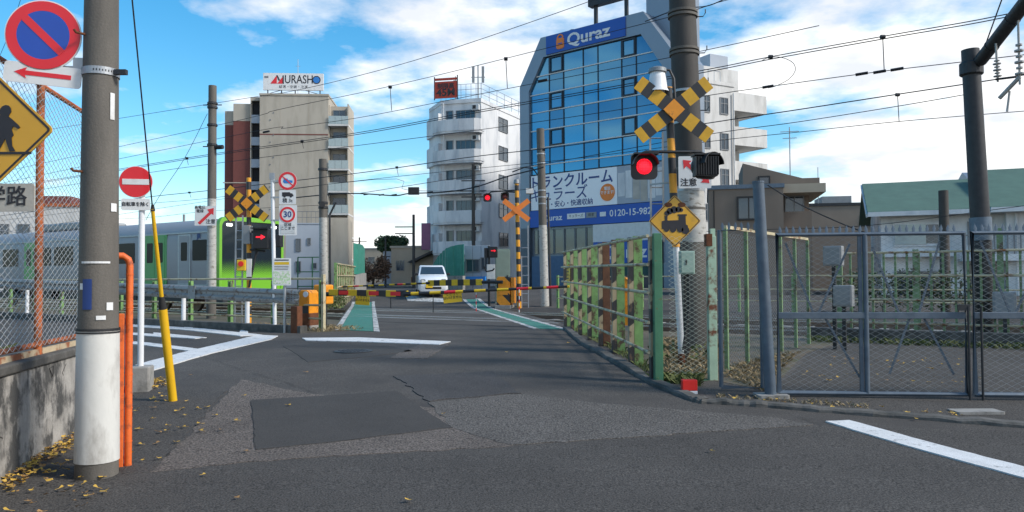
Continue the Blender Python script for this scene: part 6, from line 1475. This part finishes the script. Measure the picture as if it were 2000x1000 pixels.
# ================================================================== WIRES
def sagline(pts, s): return [W(x, y, s) for x, y in pts]
def catmull(pts, n=6):
    out = []
    for i in range(len(pts) - 1):
        p0, p1, p2, p3 = pts[max(i - 1, 0)], pts[i], pts[i + 1], pts[min(i + 2, len(pts) - 1)]
        for j in range(n):
            t = j / n; out.append(.5 * ((2 * p1) + (p2 - p0) * t + (2 * p0 - 5 * p1 + 4 * p2 - p3) * t * t + (3 * p1 - p0 - 3 * p2 + p3) * t ** 3))
    out.append(pts[-1]); return out
def wire(label, pts, s, r=.012, name='overhead_wire', twin=0, drops=(), low=None, cat='overhead wire', beads=()):
    q = catmull(sagline(pts, s)); o = q[0].copy(); t = thing(name, label, cat, o)
    MB().tube([p - o for p in q], r, 5).build('conductor', 'wire', t)
    if twin: MB().tube([p - o + Vector((0, 0, -twin)) for p in q], r, 5).build('conductor', 'wire', t)
    for (x, y0, y1) in drops:
        a, b = W(x, y0, s) - o, W(x + 3, y1, s) - o; MB().tube([a, b], .011, 5).build('dropper', 'wire', t); MB().tube([a + Vector((-.05, 0, 0)), a + Vector((.05, 0, 0))], .05, 6).build('clip', 'black', t)
    for (x, y) in beads:
        a = W(x, y, s) - o; MB().tube([a + Vector((-.12, .05, 0)), a + Vector((.12, -.05, .02))], .035, 6).build('clamp', 'black', t)
    return t
wire('twin messenger wire rising to the upper right mast', [(-200, 400), (222, 332), (400, 303), (700, 259), (910, 220), (1120, 183), (1380, 136), (1505, 111), (1725, 71), (1960, 29), (2250, -40)], 19.1, .012, twin=.06, drops=((365, 309, 322), (590, 276, 290), (1505, 111, 116), (1724, 72, 140)))
wire('near contact wire below the twin messenger wire', [(-200, 415), (222, 348), (400, 322), (700, 284), (910, 257), (1120, 228), (1380, 187), (1518, 167), (1725, 139), (2000, 107), (2250, 75)], 19.1, .010, beads=((1683, 145), (1718, 141), (1752, 136), (1500, 170)))
wire('far messenger wire crossing in front of the glass building', [(-200, 448), (222, 393), (400, 373), (700, 338), (910, 308), (1120, 283), (1380, 241), (1560, 214), (1748, 185), (1978, 150), (2250, 105)], 23.0, .016, drops=((370, 376, 386), (775, 327, 343), (1062, 292, 310), (1753, 185, 238)))
wire('far contact wire just below the far messenger wire', [(-200, 455), (222, 405), (400, 388), (700, 353), (910, 331), (1120, 310), (1380, 277), (1560, 258), (1748, 238), (2000, 217), (2250, 198)], 23.0, .010)
wire('slack feeder wire ending at the right mast', [(700, 378), (910, 345), (1120, 310), (1380, 263), (1560, 238), (1750, 208), (1895, 183)], 16.6, .008)
wire('high feeder wire rising from the beige block to the top centre', [(-200, 300), (430, 200), (560, 180), (700, 148), (868, 100), (1145, 5), (1300, -55)], 17.3, .009)
wire('upper catenary wire with long droppers left of the glass building', [(-200, 380), (400, 250), (540, 215), (700, 182), (850, 148), (1044, 100), (1320, 30), (1420, 0), (1600, -40)], 17.3, .009, drops=((762, 170, 216), (988, 115, 172)))
wire('lower wire of the upper catenary', [(-200, 400), (430, 270), (560, 250), (700, 230), (870, 197), (1023, 167), (1320, 110), (1600, 50)], 17.3, .009, beads=((1060, 158), (520, 258)))
wire('thick signal cable with clips sagging to the central pole', [(560, 388), (640, 380), (700, 378), (770, 382), (800, 378), (870, 375), (930, 365), (990, 345), (1050, 330), (1062, 326)], 26.5, .028, beads=((715, 380), (745, 381), (770, 381), (840, 376), (880, 374), (930, 365)))
wire('thin cable below the far contact wire', [(-100, 470), (640, 360), (800, 372), (1000, 372), (1050, 362)], 26.0, .010)
wire('low thin cable far left above the train roof', [(222, 428), (300, 424), (413, 412), (640, 400)], 26.0, .010)
wire('loop of slack cable on the right catenary', [(1486, 120), (1500, 113), (1525, 112), (1548, 122), (1553, 138), (1540, 155), (1515, 168), (1500, 172)], 19.0, .008)
wire('low cable across the brown house on the right', [(1380, 452), (1500, 448), (1700, 440), (2000, 402), (2200, 380)], 26.4, .010)
wire('guy cable slanting down to the gate', [(1500, 362), (1560, 398), (1640, 435), (1700, 458)], 12.5, .010)
wire('thin cable from the left pole down to the side street', [(405, 222), (360, 310), (312, 382), (285, 430)], 14.8, .008)
wire('thin wire at the top left corner', [(40, 0), (20, 60), (-5, 120)], 9, .006)
# pole-top cables right of the thick pole
wire('cable leaving the thick power pole at the top', [(1260, 42), (1325, 18), (1380, 12), (1420, -4)], 13.2, .010)
# thin distant poles with crossarms
def farpole(label, px, ytop, d, r, arms=(), transf=False):
    p = GD(px, d); zf = lambda y: EYE.z + (543 - y) / F * d - p.z; t = thing('utility_pole', label, 'utility pole', p); H = zf(ytop)
    MB().tube([(0, 0, -.1), (0, 0, H)], [r, r * .8], 10).build('shaft', 'pole_dark', t, smooth=True)
    for y, w, sd in arms: MB().bar((-w if sd <= 0 else 0, 0, zf(y)), (w if sd >= 0 else 0, 0, zf(y)), .08, .08).build('cross_arm', 'steel_dark', t)
    if transf: MB().tube([(.3, -.1, zf(transf)), (.3, -.1, zf(transf) + .7)], .22, 12).build('transformer', 'box_grey', t)
    return t
farpole('slim distant pole with side bracket behind the car', 808, 418, 62, .13, ((442, 1.5, -1), (455, 1.5, -1)))
farpole('dark utility pole in front of the white apartment block', 925, 320, 58, .15, ((352, .9, 0), (372, 1.0, 0), (384, .9, 0)), 378)
farpole('far left of the small poles at the end of the road', 702, 462, 95, .12, ((470, .9, 0),))
farpole('thin pole in front of the tan building', 753, 462, 66, .09, ((500, .4, 0),))
# ================================================================== VEGETATION AND LITTER
def hedge(label, a, b, h, d_, n, size, m='foliage', seed=1, nm='hedge'):
    o, an, l = frame_of(a, b); t = thing(nm, label, 'plant', a, an); rn = random.Random(seed); mb = MB()
    for i in range(int(l / .7) + 1):
        s_ = leaf_mesh(n, (.6, d_, h * rn.uniform(.35, .55)), size, seed * 31 + i); c = Vector((i * .7, 0, h * .45)); mb.add([Vector(v) + c for v in s_.v], s_.f)
    mb.build('foliage', m, t)
    sm = MB()
    for i in range(int(l / .7) + 1): sm.tube([(i * .7, 0, -.05), (i * .7 + .1, 0, h * .6)], .02, 5)
    sm.build('stems', 'bark', t)
hedge('dark green shrubs behind the relay boxes beyond the track', Vector((*TR(kof(*GD(1600, 20).xy), 27.2), .4)), Vector((*TR(kof(*GD(1600, 20).xy) + 2.8, 27.2), .4)), 1.7, .5, 520, .055, seed=4)
hedge('dark shrubs inside the yard behind the left wire fence', Vector((loc2w(Vector((w0.x, w0.y, 0)), math.atan2(w1.y - w0.y, w1.x - w0.x), (7.5, 4.8, .8)))), Vector((loc2w(Vector((w0.x, w0.y, 0)), math.atan2(w1.y - w0.y, w1.x - w0.x), (14.5, 5.2, .8)))), 1.0, .6, 330, .07, seed=6)
hedge('low weeds at the left foot of the far barrier fence', GD(640, 31, road_z), GD(668, 33.5, road_z), .7, .3, 160, .06, 'weed', seed=7, nm='weeds')
def tufts(label, poly, n, h, m, seed, nm='dry_grass', z=None):
    rn = random.Random(seed); mb = MB(); xs = [p[0] for p in poly]; ys_ = [p[1] for p in poly]
    def inside(x, y):
        c = False; k = len(poly)
        for i in range(k):
            (x0, y0), (x1, y1) = poly[i], poly[i - 1]
            if (y0 > y) != (y1 > y) and x < (x1 - x0) * (y - y0) / (y1 - y0) + x0: c = not c
        return c
    i = 0
    while i < n:
        x, y = rn.uniform(min(xs), max(xs)), rn.uniform(min(ys_), max(ys_))
        if not inside(x, y): continue
        i += 1; z0 = gz(x, y) if z is None else z; a = rn.uniform(0, 6.28); b = rn.uniform(.2, 1.3); hh = h * rn.uniform(.4, 1.3); w = .006
        ux, uy = math.cos(a), math.sin(a)
        mb.add([(x - uy * w, y + ux * w, z0), (x + uy * w, y - ux * w, z0), (x + ux * hh * b * .5 + uy * w * .7, y + uy * hh * b * .5 - ux * w * .7, z0 + hh * .6), (x + ux * hh * b, y + uy * hh * b, z0 + hh * .75)], [(0, 1, 2), (0, 2, 3)])
    o = mb.build(nm, m); o['kind'] = 'stuff'; o['label'] = label; return o
pl_ = [FE0.xy + V2(.12, .15), pr_.xy + V2(-.05, .15), GD(1410, 14).xy, GD(1290, 15).xy]
tufts('dry straw and dead grass behind the wire panel', pl_, 3800, .14, 'straw', 5); tufts('green weeds at the foot of the dark green post', [FE0.xy + V2(.05, .02), FE0.xy + V2(.5, -.25), FE0.xy + V2(.55, .2), FE0.xy + V2(.1, .3)], 420, .13, 'weed', 6, 'weeds')
tufts('dry grass behind the narrow wire panel', [G(1415, 735).xy, G(1490, 765).xy, G(1560, 690).xy, G(1430, 715).xy], 1600, .08, 'straw', 9)
tufts('dry grass along the left guardrail fence', [GR0.xy + V2(.3, .2), GR0.xy + V2(1.2, .9), GR0.xy + V2(.2, 1.9), (GR0 + GRD * 4).xy + V2(.6, 1)], 900, .12, 'straw', 10)
tufts('weeds inside the yard behind the left wire fence', [p.xy for p in (yd[1], yd[2], yd[2].lerp(yd[3], .4), yd[1].lerp(yd[0], .6))], 2600, .22, 'weed', 12, 'weeds', z=.8)
hedge('dark green bush standing on the straw behind the wire panel', P(1335, 690, pr_.y + .9) * 1 + Vector((0, 0, -.1)), P(1352, 690, pr_.y + .9) + Vector((0, 0, -.1)), .3, .2, 60, .05, 'weed', seed=13, nm='weed_bush')
tufts('weeds along the low wall behind the gate', [TR(kof(*GD(1560, 14.5).xy), 15.4), TR(kof(*GD(1560, 14.5).xy) + 9, 15.4), TR(kof(*GD(1560, 14.5).xy) + 9, 15.75), TR(kof(*GD(1560, 14.5).xy), 15.75)], 1500, .14, 'weed', 21, 'weeds')
tufts('dry grass on the kerb under the wire gate', [G(1400, 772).xy, G(1700, 792).xy, G(1700, 800).xy, G(1400, 778).xy], 260, .05, 'straw', 22)
tufts('weeds on the kerb along the striped barrier fence', [FE0.xy + V2(-.02, -.02), FE0.xy + V2(.18, .1), FE1.xy + V2(.2, 0), FE1.xy + V2(.02, 0)], 900, .10, 'weed', 23, 'weeds')
# fallen ginkgo leaves: the single ones one can count, then the drifts
def leaf_one(seed):
    rn = random.Random(seed); mb = MB(); n = 7; vs = [(0, -.035, .004)]
    for i in range(n): a = R(25 + 130 * i / (n - 1)); r_ = .042 * (1 if i != 3 else .78) * rn.uniform(.9, 1.08); vs.append((r_ * math.cos(a), r_ * math.sin(a) - .02, .004 + .016 * abs(math.cos(a)) * rn.uniform(.3, 1.4)))
    mb.add(vs, [(0, i, i + 1) for i in range(1, n)]); mb.bar((0, -.03, .004), (.004, -.07, .006), .003, .003); return mb
lmesh = [leaf_one(i).mesh('fallen_leaf', 'leaf_yellow' if i < 4 else 'leaf_brown') for i in range(5)]
rn = random.Random(42)
spots = [(463, 977), (197, 938), (170, 975), (55, 985), (87, 930), (205, 965), (135, 905), (400, 932), (460, 825), (388, 832), (358, 838), (345, 868), (326, 845), (302, 800), (296, 822), (268, 842), (272, 872), (318, 778), (365, 787), (392, 845), (432, 843), (478, 776), (405, 799), (422, 815), (375, 735), (480, 885), (990, 690), (865, 812), (1388, 885), (600, 730), (798, 983), (565, 795), (1110, 672), (1250, 755), (310, 900), (1790, 822), (255, 890), (344, 807), (330, 765), (300, 760)]
for i, (x, y) in enumerate(spots):
    p = G(x, y); o = bpy.data.objects.new('fallen_leaf', lmesh[rn.choice((0, 1, 2, 3, 3, 4))]); COL.objects.link(o); sc_ = rn.uniform(.6, .95); o.scale = (sc_,) * 3
    o.location = (p.x, p.y, road_z(p.x, p.y) + .022); o.rotation_euler = (rn.uniform(-.15, .15), rn.uniform(-.15, .15), rn.uniform(0, 6.28))
    lab, grp = (('single yellow fallen leaf in front of the white wrapped pole foot', 'fallen leaves before the pole') if x < 260 else
                ('single yellow fallen leaf between the orange guard and the yellow tube', 'fallen leaves between guard and tube') if x < 345 else
                ('single yellow fallen leaf on the asphalt just right of the yellow tube', 'fallen leaves right of the tube') if x < 500 else
                ('single yellow fallen leaf on the road near the square repair', 'fallen leaves near the repair') if x < 1000 else
                ('single yellow fallen leaf on the right half of the road', 'fallen leaves on the right road half'))
    tag(o, lab, 'leaf', grp)
def drift(label, poly, n, seed):
    rn = random.Random(seed); mb = MB(); ps = gpoly(poly); xs = [p[0] for p in ps]; ys_ = [p[1] for p in ps]
    tri = [(ps[0], ps[i], ps[i + 1]) for i in range(1, len(ps) - 1)]; ar = [abs((b - a).x * (c - a).y - (b - a).y * (c - a).x) for a, b, c in tri]
    for i in range(n):
        a, b, c = rn.choices(tri, ar)[0]; u, v = rn.random(), rn.random()
        if u + v > 1: u, v = 1 - u, 1 - v
        p = a + (b - a) * u + (c - a) * v; m_ = leaf_one(rn.randint(0, 30)); rz = Matrix.Rotation(rn.uniform(0, 6.28), 3, 'Z') @ Matrix.Rotation(rn.uniform(-.5, .5), 3, 'X'); s_ = rn.uniform(.45, .8)
        z = road_z(p.x, p.y) + .02 + rn.random() * .02; mb.add([rz @ Vector(q) * s_ + Vector((p.x, p.y, z)) for q in m_.v], m_.f, 0 if rn.random() < .7 else 1)
    o = mb.build('leaf_litter', ['leaf_yellow', 'leaf_brown']); o['kind'] = 'stuff'; o['label'] = label
drift('drift of yellow leaves along the foot of the stained wall', [(0, 950), (0, 930), (60, 890), (145, 850), (145, 880), (90, 915), (20, 965)], 220, 1)
drift('small heap of yellow leaves at the concrete block of the no entry sign', [(280, 750), (320, 740), (325, 755), (290, 763)], 70, 2)
drift('thin scatter of yellow leaves around the orange guard', [(120, 905), (145, 845), (300, 770), (400, 800), (300, 900), (160, 960)], 30, 3)
drift('scatter of leaves on the footway at the lower left corner', [(0, 1010), (0, 955), (120, 905), (180, 950), (210, 1010)], 35, 4)
drift('scattered dead leaves on the asphalt behind the wire gate', [(1560, 745), (1600, 700), (1900, 705), (1960, 760)], 60, 6)
drift('few dead leaves along the kerb in front of the gate', [(1400, 786), (1440, 780), (1900, 812), (1850, 820)], 26, 7)
